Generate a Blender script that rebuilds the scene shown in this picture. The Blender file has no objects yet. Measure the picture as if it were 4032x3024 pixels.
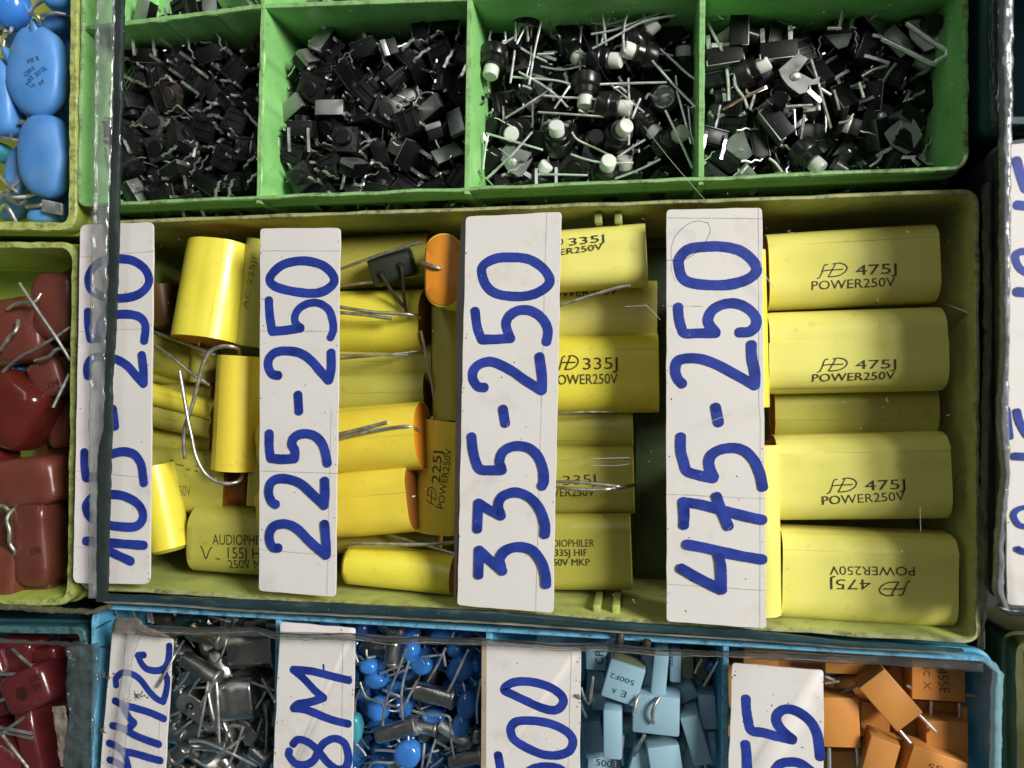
import bpy, bmesh, math, random
from mathutils import Vector, Matrix, noise

# ------------------------------------------------------------------ camera, world, lamps, exposure
S = 0.001                      # everything below is written in millimetres
RIM = 25.0                     # height of the tray rims above the counter
FPX = 3135.0                   # focal length in pixels of the 4032 x 3024 photograph
TH = math.radians(9.6)         # the phone was tilted: the right side is nearer
DIST = 156.0                   # distance to the rims along the optical axis
CAM = Vector((DIST * math.sin(TH), 0.0, RIM + DIST * math.cos(TH)))
scene = bpy.context.scene
C = scene.collection
cd = bpy.data.cameras.new('camera'); cam = bpy.data.objects.new('camera', cd); C.objects.link(cam)
cam.location = CAM * S
cam.rotation_euler = (0, TH, 0)
cd.sensor_width = 36; cd.lens = 36 * FPX / 4032
cd.clip_start = 0.005; cd.clip_end = 20
cd.dof.use_dof = True; cd.dof.focus_distance = (DIST + 1.0) * S; cd.dof.aperture_fstop = 24
scene.camera = cam
w = bpy.data.worlds.new('World'); scene.world = w; w.use_nodes = True
w.node_tree.nodes['Background'].inputs[0].default_value = (0.95, 0.98, 1.0, 1)
w.node_tree.nodes['Background'].inputs[1].default_value = 0.085

def area(name, loc, target, sx, sy, power, col):
    l = bpy.data.lights.new(name, 'AREA'); o = bpy.data.objects.new(name, l); C.objects.link(o)
    l.shape = 'RECTANGLE'; l.size = sx * S; l.size_y = sy * S; l.energy = power; l.color = col
    o.location = Vector(loc) * S
    o.rotation_euler = (Vector(target) - Vector(loc)).to_track_quat('-Z', 'Y').to_euler()
    return o
area('shop_lamp', (820, 340, 770), (0, -5, 20), 330, 330, 21.0, (1.0, 0.965, 0.935))
area('ceiling_tube', (-160, 520, 760), (0, 0, 20), 50, 900, 1.0, (0.96, 0.98, 1.0))
scene.view_settings.view_transform = 'Standard'; scene.view_settings.look = 'None'
scene.view_settings.exposure = 0.0; scene.view_settings.gamma = 1.0
scene.view_settings.use_curve_mapping = False
scene.cycles.diffuse_bounces = 2; scene.cycles.max_bounces = 10; scene.cycles.transparent_max_bounces = 24

# ------------------------------------------------------------------ the photograph's pixels as rays
FWD = Vector((-math.sin(TH), 0, -math.cos(TH))); RT = Vector((math.cos(TH), 0, -math.sin(TH))); UP = Vector((0, 1, 0))
def ray(x, y, z):
    """The point at height z (mm) seen at pixel (x, y) of the 4032 x 3024 photograph."""
    d = FWD * FPX + RT * (x - 2016) - UP * (y - 1512)
    return CAM + d * ((z - CAM.z) / d.z)
CROPS = dict(A1=(0, 0, 1100/2028), A2=(1000, 0, 1000/2074), A3=(1800, 0, 1100/2212), A4=(2700, 0, 1332/2212),
    B1=(0, 800, 1100/2028), B2=(0, 1600, 1100/2028), B3=(900, 800, 1100/2028), B4=(900, 1600, 1100/2028),
    C1=(1800, 750, 1100/2028), C2=(1800, 1600, 1100/2028), C3=(2900, 700, 1132/1977), C4=(2900, 1600, 1132/1977),
    D1=(0, 2324, 1000/2212), D2=(900, 2324, 1100/2212), D3=(1850, 2324, 1100/2212), D4=(2900, 2324, 1132/2212),
    E1=(2600, 800, 500/1037), E2=(2600, 1600, 500/922), E3=(280, 860, 360/807), E4=(280, 1560, 360/747),
    E5=(3820, 400, 212/320), E6=(3820, 1400, 212/217),
    F1=(370, 2440, 340/966), F2=(1050, 2500, 400/1266), F3=(1850, 2500, 500/1583), F4=(2850, 2500, 500/1583),
    G1=(2300, 2500, 500/2074), G2=(3500, 2560, 450/1609), G3=(620, 2380, 460/1185), G4=(0, 2380, 420/1082), G5=(0, 0, 330/1095),
    S=(0, 0, 1.0), V=(0, 0, 4032/2212))
def P(c, x, y, z):
    a, b, k = CROPS[c]; return ray(a + x * k, b + y * k, z)
def mmpx(c, x, y, z):
    return (P(c, x + 1, y, z) - P(c, x, y, z)).length

# ------------------------------------------------------------------ materials
MATS = {}
def mat(name, col, rough=0.5, metal=0.0, spec=0.5, var=0.12, vs=120, bump=0.0, bs=600, dirt=0.0, dirtcol=(0.05, 0.035, 0.02), ds=500,
        dlo=0.56, dhi=0.7, coat=0.0, alpha=1.0, trans=0.0, rimz=None, rimcol=None, rand=0.0, stretch=None, sss=0.0):
    if name in MATS: return MATS[name]
    m = bpy.data.materials.new(name); m.use_nodes = True
    nt = m.node_tree; n = nt.nodes; L = nt.links.new
    b = n['Principled BSDF']
    b.inputs['Roughness'].default_value = rough; b.inputs['Metallic'].default_value = metal
    b.inputs['Specular IOR Level'].default_value = spec
    b.inputs['Coat Weight'].default_value = coat; b.inputs['Coat Roughness'].default_value = 0.08
    b.inputs['Alpha'].default_value = alpha; b.inputs['Transmission Weight'].default_value = trans
    if sss:
        b.inputs['Subsurface Weight'].default_value = sss; b.inputs['Subsurface Radius'].default_value = (1, 0.8, 0.5); b.inputs['Subsurface Scale'].default_value = 0.0006
    tc = n.new('ShaderNodeTexCoord'); mp = n.new('ShaderNodeMapping'); L(tc.outputs['Object'], mp.inputs['Vector'])
    if stretch: mp.inputs['Scale'].default_value = stretch
    oi = n.new('ShaderNodeObjectInfo')
    ad = n.new('ShaderNodeVectorMath'); ad.operation = 'ADD'
    L(mp.outputs[0], ad.inputs[0]); L(oi.outputs['Random'], ad.inputs[1])
    nz = n.new('ShaderNodeTexNoise'); nz.inputs['Scale'].default_value = vs; nz.inputs['Detail'].default_value = 5
    L(ad.outputs[0], nz.inputs['Vector'])
    mr = n.new('ShaderNodeMapRange'); mr.inputs['From Min'].default_value = 0.25; mr.inputs['From Max'].default_value = 0.75
    mr.inputs['To Min'].default_value = 1 - var; mr.inputs['To Max'].default_value = 1 + var
    L(nz.outputs['Fac'], mr.inputs['Value'])
    mul = n.new('ShaderNodeVectorMath'); mul.operation = 'SCALE'
    mul.inputs[0].default_value = col; L(mr.outputs[0], mul.inputs['Scale'])
    out = mul.outputs[0]
    if rand:
        r2 = n.new('ShaderNodeMapRange'); r2.inputs['To Min'].default_value = 1 - rand; r2.inputs['To Max'].default_value = 1 + rand
        L(oi.outputs['Random'], r2.inputs['Value'])
        m2 = n.new('ShaderNodeVectorMath'); m2.operation = 'SCALE'; L(out, m2.inputs[0]); L(r2.outputs[0], m2.inputs['Scale']); out = m2.outputs[0]
    if dirt > 0:
        dn = n.new('ShaderNodeTexNoise'); dn.inputs['Scale'].default_value = ds; dn.inputs['Detail'].default_value = 8; dn.inputs['Roughness'].default_value = 0.7
        L(ad.outputs[0], dn.inputs['Vector'])
        dm = n.new('ShaderNodeMapRange'); dm.inputs['From Min'].default_value = dlo; dm.inputs['From Max'].default_value = dhi
        dm.inputs['To Max'].default_value = dirt; L(dn.outputs['Fac'], dm.inputs['Value'])
        fac = dm.outputs[0]
        if rimz is not None:                      # grime that fingers left along the top of a rim
            sx = n.new('ShaderNodeSeparateXYZ'); L(tc.outputs['Object'], sx.inputs[0])
            zr = n.new('ShaderNodeMapRange'); zr.inputs['From Min'].default_value = (rimz - 0.9) * S; zr.inputs['From Max'].default_value = (rimz - 0.15) * S
            L(sx.outputs['Z'], zr.inputs['Value'])
            d2 = n.new('ShaderNodeTexNoise'); d2.inputs['Scale'].default_value = 420; d2.inputs['Detail'].default_value = 9; d2.inputs['Roughness'].default_value = 0.8
            L(tc.outputs['Object'], d2.inputs['Vector'])
            d3 = n.new('ShaderNodeMapRange'); d3.inputs['From Min'].default_value = 0.47; d3.inputs['From Max'].default_value = 0.62; d3.inputs['To Max'].default_value = 0.9
            L(d2.outputs['Fac'], d3.inputs['Value'])
            mm = n.new('ShaderNodeMath'); mm.operation = 'MULTIPLY'; L(zr.outputs[0], mm.inputs[0]); L(d3.outputs[0], mm.inputs[1])
            if rimcol:                            # the plastic rubbed pale there
                wm = n.new('ShaderNodeMath'); wm.operation = 'MULTIPLY'; wm.inputs[1].default_value = 0.8; L(zr.outputs[0], wm.inputs[0])
                wx = n.new('ShaderNodeMix'); wx.data_type = 'RGBA'; L(wm.outputs[0], wx.inputs['Factor']); L(out, wx.inputs['A']); wx.inputs['B'].default_value = (*rimcol, 1); out = wx.outputs['Result']
            mx = n.new('ShaderNodeMath'); mx.operation = 'MAXIMUM'; L(mm.outputs[0], mx.inputs[0]); L(fac, mx.inputs[1]); fac = mx.outputs[0]
        mix = n.new('ShaderNodeMix'); mix.data_type = 'RGBA'
        L(fac, mix.inputs['Factor']); L(out, mix.inputs['A']); mix.inputs['B'].default_value = (*dirtcol, 1)
        out = mix.outputs['Result']
    L(out, b.inputs['Base Color'])
    if rough < 0.9:
        rr = n.new('ShaderNodeMapRange'); rr.inputs['From Min'].default_value = 0.3; rr.inputs['From Max'].default_value = 0.7
        rr.inputs['To Min'].default_value = max(0.03, rough - 0.12); rr.inputs['To Max'].default_value = min(1, rough + 0.12)
        L(nz.outputs['Fac'], rr.inputs['Value']); L(rr.outputs[0], b.inputs['Roughness'])
    if bump > 0:
        bn = n.new('ShaderNodeTexNoise'); bn.inputs['Scale'].default_value = bs; bn.inputs['Detail'].default_value = 4
        L(ad.outputs[0], bn.inputs['Vector'])
        bp = n.new('ShaderNodeBump'); bp.inputs['Strength'].default_value = 1.0; bp.inputs['Distance'].default_value = bump * S
        L(bn.outputs['Fac'], bp.inputs['Height']); L(bp.outputs[0], b.inputs['Normal'])
    MATS[name] = m
    return m

M = {}
M['green'] = mat('green_plastic', (0.23, 0.53, 0.17), 0.36, var=0.14, bump=0.05, bs=500, dirt=0.5, dirtcol=(0.10, 0.11, 0.035), ds=420, dlo=0.55, dhi=0.75, rimz=RIM, rimcol=(0.33, 0.54, 0.23))
M['lime'] = mat('lime_plastic', (0.38, 0.47, 0.085), 0.4, var=0.12, bump=0.05, bs=500, dirt=0.45, dirtcol=(0.14, 0.11, 0.04), ds=400, dlo=0.55, dhi=0.75, rimz=RIM, rimcol=(0.46, 0.52, 0.17))
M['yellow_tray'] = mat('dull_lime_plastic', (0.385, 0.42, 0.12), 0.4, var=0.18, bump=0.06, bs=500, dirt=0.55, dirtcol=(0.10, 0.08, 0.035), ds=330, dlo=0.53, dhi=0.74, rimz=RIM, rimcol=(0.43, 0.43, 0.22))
M['sky'] = mat('sky_blue_plastic', (0.065, 0.28, 0.44), 0.3, var=0.08, bump=0.03, dirt=0.3, dirtcol=(0.05, 0.1, 0.12), rimz=24, rimcol=(0.17, 0.46, 0.66))
M['teal'] = mat('teal_plastic', (0.022, 0.085, 0.10), 0.4, var=0.2, bump=0.04, dirt=0.6, dirtcol=(0.015, 0.03, 0.03), ds=300, rimz=23.5, rimcol=(0.07, 0.17, 0.18))
M['counter'] = mat('dark_counter', (0.012, 0.013, 0.014), 0.6, var=0.3, dirt=0.4, dirtcol=(0.03, 0.026, 0.02))
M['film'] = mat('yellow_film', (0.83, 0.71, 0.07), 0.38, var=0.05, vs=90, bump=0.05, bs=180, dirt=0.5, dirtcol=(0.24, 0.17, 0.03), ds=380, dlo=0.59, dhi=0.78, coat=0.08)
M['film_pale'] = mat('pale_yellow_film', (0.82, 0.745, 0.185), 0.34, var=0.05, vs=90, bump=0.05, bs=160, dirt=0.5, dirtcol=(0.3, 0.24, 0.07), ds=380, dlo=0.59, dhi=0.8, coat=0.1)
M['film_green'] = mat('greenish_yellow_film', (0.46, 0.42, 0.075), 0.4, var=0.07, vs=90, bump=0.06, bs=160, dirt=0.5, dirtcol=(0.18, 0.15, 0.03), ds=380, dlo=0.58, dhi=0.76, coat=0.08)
M['film_orange'] = mat('golden_film', (0.84, 0.645, 0.065), 0.36, var=0.06, vs=90, bump=0.06, bs=160, dirt=0.5, dirtcol=(0.3, 0.18, 0.03), ds=380, dlo=0.6, dhi=0.78, coat=0.08)
M['epoxy'] = mat('orange_epoxy', (0.72, 0.25, 0.015), 0.5, var=0.08, bump=0.05, dirt=0.3, dirtcol=(0.25, 0.08, 0.01))
M['epoxy_dark'] = mat('brown_epoxy', (0.30, 0.10, 0.015), 0.55, var=0.12, bump=0.05)
M['print'] = mat('black_print', (0.045, 0.042, 0.018), 0.6, var=0.5, vs=900)
M['lead'] = mat('tinned_wire', (0.52, 0.50, 0.46), 0.42, metal=0.9, var=0.3, vs=700, bump=0.02, bs=1500)
M['bright'] = mat('bright_tin', (0.80, 0.80, 0.78), 0.4, metal=0.92, var=0.15, vs=500)
M['leg'] = mat('tinned_leg', (0.82, 0.82, 0.80), 0.4, metal=0.93, var=0.25, vs=500)
M['steel'] = mat('dull_steel_plate', (0.34, 0.34, 0.33), 0.45, metal=0.9, var=0.25, vs=250, bump=0.02)
M['plate'] = mat('blackened_plate', (0.045, 0.045, 0.045), 0.35, metal=0.6, var=0.3, rand=0.3)
M['can'] = mat('nickel_can', (0.40, 0.39, 0.37), 0.30, metal=0.97, var=0.15, vs=250, bump=0.015, rand=0.15)
M['black'] = mat('black_plastic', (0.006, 0.006, 0.0065), 0.45, spec=0.3, var=0.25, bump=0.015, bs=1500, rand=0.5, dirt=0.14, dirtcol=(0.03, 0.028, 0.026), ds=300)
M['blackgloss'] = mat('glossy_black_plastic', (0.008, 0.008, 0.008), 0.28, var=0.2, rand=0.4)
M['brownplastic'] = mat('dusty_brown_plastic', (0.035, 0.025, 0.017), 0.6, var=0.3, bump=0.03)
M['white'] = mat('white_plastic', (0.70, 0.70, 0.65), 0.4, var=0.06, sss=0.15)
M['paper'] = mat('white_card', (0.715, 0.665, 0.645), 0.62, var=0.035, vs=60, bump=0.012, bs=900, dirt=0.55, dirtcol=(0.40, 0.35, 0.31), ds=95, dlo=0.55, dhi=0.80, spec=0.35)
M['paper_edge'] = mat('brown_card_edge', (0.40, 0.31, 0.22), 0.8, var=0.3, dirt=0.4)
M['dark_edge'] = mat('dark_side_strip', (0.035, 0.026, 0.02), 0.7, var=0.4)  # near-black strip down the left side of one label
M['crease'] = mat('grey_seam', (0.42, 0.38, 0.35), 0.7, var=0.3)
M['ink'] = mat('blue_ink', (0.016, 0.038, 0.28), 0.5, var=0.32, vs=300, spec=0.4, dirt=0.25, dirtcol=(0.012, 0.018, 0.12), ds=250)
M['ink_dark'] = mat('double_blue_ink', (0.011, 0.026, 0.195), 0.5, var=0.25, vs=500, spec=0.4)
M['ceramic'] = mat('blue_ceramic_coat', (0.065, 0.23, 0.55), 0.5, var=0.12, vs=110, bump=0.10, bs=160, rand=0.12, dirt=0.55, dirtcol=(0.16, 0.25, 0.34), ds=110, dlo=0.48, dhi=0.75)
M['ceramic_gloss'] = mat('glossy_blue_coat', (0.04, 0.19, 0.57), 0.14, var=0.08, rand=0.12, coat=0.5)
M['tealcoat'] = mat('teal_coat', (0.06, 0.32, 0.40), 0.3, var=0.1)
M['brown'] = mat('brown_epoxy_coat', (0.145, 0.038, 0.026), 0.33, var=0.16, vs=120, bump=0.04, bs=250, rand=0.2, dirt=0.3, dirtcol=(0.10, 0.05, 0.04), ds=300)
M['red'] = mat('dark_red_coat', (0.10, 0.013, 0.010), 0.22, var=0.1, vs=120, bump=0.03, bs=200, coat=0.3)
M['redcoat'] = mat('red_coat', (0.115, 0.017, 0.02), 0.25, var=0.1, vs=120, bump=0.03, bs=200, rand=0.15, coat=0.3)
M['redprint'] = mat('dark_red_print', (0.04, 0.008, 0.008), 0.6)
M['boxblue'] = mat('pale_blue_plastic', (0.27, 0.43, 0.53), 0.42, var=0.06, bump=0.02, rand=0.08, dirt=0.2, dirtcol=(0.2, 0.28, 0.3))
M['boxorange'] = mat('orange_plastic', (0.60, 0.245, 0.055), 0.45, var=0.06, bump=0.02, rand=0.06)
M['boxprint'] = mat('dark_box_print', (0.02, 0.03, 0.035), 0.6)
M['orangeprint'] = mat('brown_box_print', (0.16, 0.075, 0.02), 0.6)
M['resin'] = mat('olive_resin', (0.16, 0.19, 0.10), 0.5, var=0.15)
M['edge'] = mat('rough_acrylic_edge', (0.26, 0.275, 0.27), 0.06, var=0.7, vs=500, bump=0.5, bs=420, alpha=0.33, spec=0.9, stretch=(1, 0.35, 1))
M['edge_dark'] = mat('dark_acrylic_edge', (0.022, 0.032, 0.030), 0.25, var=0.35, vs=200, bump=0.12, bs=300, alpha=0.9, stretch=(1, 0.3, 1))
M['edge_teal'] = mat('teal_acrylic_edge', (0.025, 0.055, 0.065), 0.2, var=0.45, vs=250, bump=0.1, bs=350, alpha=0.8, dirt=0.5, dirtcol=(0.16, 0.15, 0.10), ds=500, stretch=(0.3, 1, 1))
M['edge_grey'] = mat('brown_grey_acrylic_edge', (0.25, 0.225, 0.17), 0.3, var=0.6, vs=500, bump=0.1, bs=800, alpha=0.75, stretch=(0.3, 1, 1))
M['crinkle'] = mat('crinkled_film', (0.075, 0.10, 0.10), 0.05, var=0.7, vs=260, bump=0.7, bs=330, alpha=0.48, spec=0.9)
M['tape'] = mat('clear_tape', (0.09, 0.095, 0.09), 0.1, var=0.6, vs=300, bump=0.45, bs=300, alpha=0.42, stretch=(0.35, 1, 1))
M['hair'] = mat('dark_hair', (0.02, 0.015, 0.012), 0.5)
M['scratch'] = mat('pale_scratch', (0.6, 0.6, 0.58), 0.5, var=0.3, alpha=0.55)
M['dust'] = mat('pale_dust', (0.55, 0.52, 0.46), 0.8)
M['film_dim'] = mat('brown_film', (0.13, 0.06, 0.015), 0.5, var=0.2)
M['faded'] = mat('faded_print', (0.10, 0.09, 0.02), 0.6, var=0.5, vs=900, alpha=0.55)
M['gold'] = mat('yellowed_can', (0.50, 0.42, 0.24), 0.16, metal=1.0, var=0.15)
# the clear body of a sheet of acrylic: it only tints what lies behind it a little
pane = bpy.data.materials.new('clear_acrylic'); pane.use_nodes = True
pn = pane.node_tree; pn.nodes.remove(pn.nodes['Principled BSDF'])
tb = pn.nodes.new('ShaderNodeBsdfTransparent'); tb.inputs[0].default_value = (0.965, 0.975, 0.965, 1)
pn.links.new(tb.outputs[0], pn.nodes['Material Output'].inputs['Surface']); M['pane'] = pane

# ------------------------------------------------------------------ mesh building (millimetres)
class MB:
    def __init__(s): s.v = []; s.f = []; s.m = []; s.mi = 0
    def add(s, vs, fs):
        o = len(s.v); s.v += [Vector(a) for a in vs]
        s.f += [tuple(i + o for i in f) for f in fs]; s.m += [s.mi] * len(fs); return s
    def rings(s, rings, closed=True, cap0=True, cap1=True):
        n = len(rings[0]); vs = [p for r in rings for p in r]; fs = []
        for i in range(len(rings) - 1):
            for j in range(n if closed else n - 1):
                k = (j + 1) % n
                fs.append((i*n + j, i*n + k, (i+1)*n + k, (i+1)*n + j))
        if cap0: fs.append(tuple(range(n - 1, -1, -1)))
        if cap1: fs.append(tuple(range((len(rings)-1)*n, len(rings)*n)))
        return s.add(vs, fs)
    def box(s, c, d, bev=0.0, R=None):
        bm = bmesh.new(); bmesh.ops.create_cube(bm, size=1)
        for v in bm.verts: v.co = Vector((v.co.x*d[0], v.co.y*d[1], v.co.z*d[2]))
        if bev > 0: bmesh.ops.bevel(bm, geom=list(bm.edges), offset=bev, segments=2, affect='EDGES', profile=0.5)
        bm.verts.ensure_lookup_table()
        T = Matrix.Translation(c) @ (R or Matrix())
        s.add([T @ v.co for v in bm.verts], [[v.index for v in f.verts] for f in bm.faces]); bm.free(); return s
    def tube(s, pts, r, n=7, smooth=0):
        pts = [Vector(p) for p in pts]
        if smooth: pts = catmull(pts, smooth)
        rings = []; ref = Vector((0.13, 0.31, 0.94))
        for i, p in enumerate(pts):
            t = (pts[min(i+1, len(pts)-1)] - pts[max(i-1, 0)]).normalized()
            u = t.cross(ref)
            if u.length < 0.05: u = t.cross(Vector((1, 0, 0)))
            u.normalize(); q = t.cross(u)
            rr = r[i] if isinstance(r, (list, tuple)) and not smooth else (r if not isinstance(r, (list, tuple)) else r[0] + (r[-1]-r[0])*i/(len(pts)-1))
            rings.append([p + u*math.cos(a)*rr + q*math.sin(a)*rr for a in [2*math.pi*j/n for j in range(n)]])
        return s.rings(rings)
    def strap(s, pts, wv, wd, th):
        """flat metal strip bent along pts; wv is the direction of its width"""
        pts = [Vector(p) for p in pts]; wv = Vector(wv).normalized(); rings = []
        for i, p in enumerate(pts):
            t = (pts[min(i+1, len(pts)-1)] - pts[max(i-1, 0)]).normalized(); nrm = t.cross(wv).normalized()
            rings.append([p + wv*wd/2 + nrm*th/2, p - wv*wd/2 + nrm*th/2, p - wv*wd/2 - nrm*th/2, p + wv*wd/2 - nrm*th/2])
        return s.rings(rings)
    def lathe(s, prof, n=28, sx=1, sy=1, T=None):
        rings = [[Vector((r*math.cos(2*math.pi*j/n)*sx, r*math.sin(2*math.pi*j/n)*sy, z)) for j in range(n)] for r, z in prof]
        if T: rings = [[T @ p for p in r] for r in rings]
        return s.rings(rings)
    def mesh(s, name, mats, angle=35, org=None, R=None):
        me = bpy.data.meshes.new(name)
        vs = s.v
        if R is not None: vs = [R @ v for v in vs]
        if org is not None: vs = [v - org for v in vs]
        me.from_pydata([(v*S)[:] for v in vs], [], s.f)
        for m in mats: me.materials.append(m)
        if len(mats) > 1: me.polygons.foreach_set('material_index', s.m)
        me.update(); bm = bmesh.new(); bm.from_mesh(me); bmesh.ops.recalc_face_normals(bm, faces=bm.faces); bm.to_mesh(me); bm.free()
        me.shade_smooth(); me.set_sharp_from_angle(angle=math.radians(angle))
        return me

def catmull(p, k=6, closed=False):
    p = [Vector(a) for a in p]; n = len(p)
    if n < 3 and not closed: return p
    out = []
    for i in range(n if closed else n - 1):
        g = (lambda j: p[j % n]) if closed else (lambda j: p[max(0, min(n-1, j))])
        a, b, c, d = g(i-1), g(i), g(i+1), g(i+2)
        for t in range(k):
            t /= k; out.append(0.5*((2*b) + (c-a)*t + (2*a-5*b+4*c-d)*t*t + (3*b-a-3*c+d)*t**3))
    if not closed: out.append(p[-1])
    return out

def aslist(m): return m if isinstance(m, (list, tuple)) else [m]
def link(name, me, parent=None):
    o = bpy.data.objects.new(name, me); C.objects.link(o)
    if parent is not None: o.parent = parent
    return o
def tag(o, label=None, cat=None, group=None, kind=None):
    if label: o['label'] = label
    if cat: o['category'] = cat
    if group: o['group'] = group
    if kind: o['kind'] = kind
    return o
def thing(name, label, cat, group=None, T=None):
    o = bpy.data.objects.new(name, None); C.objects.link(o); o.empty_display_size = 0.002
    T = T or Matrix()
    Q = T.copy(); Q.translation = T.translation * S; o.matrix_world = Q
    return tag(o, label, cat, group)
def part(name, mb, m, parent, angle=35, R=None):
    """a part whose mesh is given in the thing's own frame (or in the world, with R = the inverse of the thing's frame)"""
    return link(name, mb.mesh(name, aslist(m), angle, R=R), parent)
def solo(name, mb, m, label=None, cat=None, group=None, kind=None, angle=35):
    """a thing that is one mesh, its origin at its base"""
    xs = [v.x for v in mb.v]; ys = [v.y for v in mb.v]; zs = [v.z for v in mb.v]
    org = Vector(((min(xs)+max(xs))/2, (min(ys)+max(ys))/2, min(zs)))
    o = link(name, mb.mesh(name, aslist(m), angle, org=org)); o.location = org * S
    return tag(o, label, cat, group, kind)

# labels that are finished at the end: things of one look in one spot get their order in the photograph
PENDING = []
def later(o, base, where, pos):
    PENDING.append((o, base, where, Vector(pos))); return o
ORD = ['topmost', 'second from top', 'third from top', 'fourth from top', 'fifth from top', 'sixth from top', 'seventh from top', 'eighth from top']
NUM = {2: 'two', 3: 'three', 4: 'four', 5: 'five', 6: 'six', 7: 'seven', 8: 'eight', 9: 'nine', 10: 'ten'}
def finish_labels():
    d = {}
    for o, b, w_, p in PENDING: d.setdefault((b, w_), []).append((p, o))
    for (b, w_), l in d.items():
        if len(l) == 1: l[0][1]['label'] = f'{b} {w_}'; continue
        l.sort(key=lambda t: -t[0].y); n = len(l)
        for i, (p, o) in enumerate(l):
            word = ('upper' if i == 0 else 'lower') if n == 2 else ('lowest' if i == n-1 else ORD[i] if i < 8 else f'{i+1}th from top')
            o['label'] = f'{b}, {word} of two {w_}' if n == 2 else f'{b}, {word}, {w_}'

# ------------------------------------------------------------------ trays
ZB = -11.0                      # the counter the trays stand on
def inset_poly(c, d):
    """corners (TL, TR, BR, BL) moved inwards by d"""
    n = len(c); out = []
    cen = sum(c, Vector((0, 0))) / n
    for i in range(n):
        a, b, e = c[i-1], c[i], c[(i+1) % n]
        u = (b - a).normalized(); v = (e - b).normalized()
        nu = Vector((u.y, -u.x)); nv = Vector((v.y, -v.x))
        if nu.dot(cen - b) < 0: nu = -nu
        if nv.dot(cen - b) < 0: nv = -nv
        k = 1 + nu.dot(nv)
        out.append(b + (nu + nv) * (d / max(k, 0.2)))
    return out
def loop(c, d, r, z, sub=40, seg=6):
    p = inset_poly(c, d); r = max(r - d, 0.7); n = len(p); out = []
    arcs = []
    for i in range(n):
        a, b, e = p[i-1], p[i], p[(i+1) % n]
        u = (a - b).normalized(); v = (e - b).normalized()
        s, t = b + u*r, b + v*r
        arcs.append([(s*(1-q)**2 + b*2*q*(1-q) + t*q*q) for q in [j/seg for j in range(seg+1)]])
    for i in range(n):
        out += arcs[i]
        a, b = arcs[i][-1], arcs[(i+1) % n][0]
        out += [a.lerp(b, j/sub) for j in range(1, sub)]
    return [Vector((q.x, q.y, z)) for q in out]
def wob(v, s, amp):
    return noise.noise(v * s) * amp
def tray(name, label, px, m, wall=1.3, z1=RIM, r=4.0, seed=0, group='plastic component trays', dividers=(), divt=1.25, rough=0.22, floor=1.5, cropn='V'):
    c = [P(cropn, x, y, z1).to_2d() for x, y in px]
    base = inset_poly(c, 0); o3 = Vector(((c[0].x+c[2].x)/2, (c[0].y+c[2].y)/2, 0))
    t = thing(name, label, 'tray', group, Matrix.Translation(o3)); inv = Matrix.Translation(-o3)
    prof = [(2.0, ZB), (0.75, z1-6.4), (0.1, z1-6.0), (0.05, z1-4.6), (0.6, z1-4.2), (0.35, z1-0.35), (0.6, z1), (wall-0.25, z1), (wall, z1-0.35), (wall+0.9, floor+1), (wall+1.8, floor)]
    rings = []
    for d, z in prof:
        ring = loop(c, d, r, z)
        if z > z1 - 1:
            for q in ring:
                w3 = Vector((q.x, q.y, seed*37.0))
                q.z += wob(w3, 0.13, rough) + wob(w3, 0.6, rough*0.6) - max(0, wob(w3 + Vector((9, 3, 1)), 0.16, 1.0) - 0.42) * rough * 5
                q.x += wob(w3 + Vector((31, 0, 0)), 0.35, rough*0.9); q.y += wob(w3 + Vector((0, 57, 0)), 0.35, rough*0.9)
        rings.append(ring)
    b = MB(); b.rings(rings)
    part('shell', b, m, t, 40, R=inv)
    for i, (pa, pb) in enumerate(dividers):
        A = P(cropn, *pa, z1); B = P(cropn, *pb, z1); u = (B - A).normalized(); nrm = Vector((-u.y, u.x, 0))
        d = MB(); rings = []; N = 46
        for k in range(N + 1):
            q = A.lerp(B, k / N); e = wob(Vector((q.x, q.y, 11.0 + i + seed)), 0.3, rough*0.8); e2 = wob(Vector((q.x, q.y, 77.0 + i)), 0.5, rough)
            ring = []
            for s_, z in ((-divt/2-0.5, floor-0.3), (-divt/2-e*0.5, z1-0.75), (-divt/2+0.22, z1-0.4+e2), (divt/2-0.22, z1-0.4+e2), (divt/2+e*0.5, z1-0.75), (divt/2+0.5, floor-0.3)):
                ring.append(Vector((q.x, q.y, z)) + nrm*s_)
            rings.append(ring)
        d.rings(rings); part('divider', d, m, t, 40, R=inv)
    return t, inv

g = MB(); gs = 420
g.add([(-gs, -gs, ZB-0.1), (gs, -gs, ZB-0.1), (gs, gs, ZB-0.1), (-gs, gs, ZB-0.1)], [(0, 1, 2, 3)])
solo('counter', g, M['counter'], kind='structure')

tray('divided_tray', 'bright green divided plastic tray full of black switches', [(178, -330), (2100, -330), (2098, 372), (160, 452)], M['green'], 1.3, r=3.5, seed=1, rough=0.3,
     dividers=[((171, 60), (568, 11)), ((568, 11), (2096, -48)), ((574, -320), (556, 438)), ((1018, -320), (1007, 418)), ((1519, -320), (1514, 398))])
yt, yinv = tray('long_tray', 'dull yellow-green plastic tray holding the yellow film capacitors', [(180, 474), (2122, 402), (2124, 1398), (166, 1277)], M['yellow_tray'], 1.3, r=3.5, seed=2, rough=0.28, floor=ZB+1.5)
for x, y, dy in (('C1', 1022, 1), ('C1', 1168, 1), ('C2', 1012, -1), ('C2', 1152, -1)):
    yy = 165 if dy > 0 else 1515
    a = P(x, y, yy, RIM - 2.5); r_ = MB()
    r_.box((a.x, a.y - dy*0.9, RIM/2 - 0.6), (1.5, 2.0, RIM - 4.5), 0.3); part('slot_rib', r_, M['yellow_tray'], yt, R=yinv)
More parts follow.
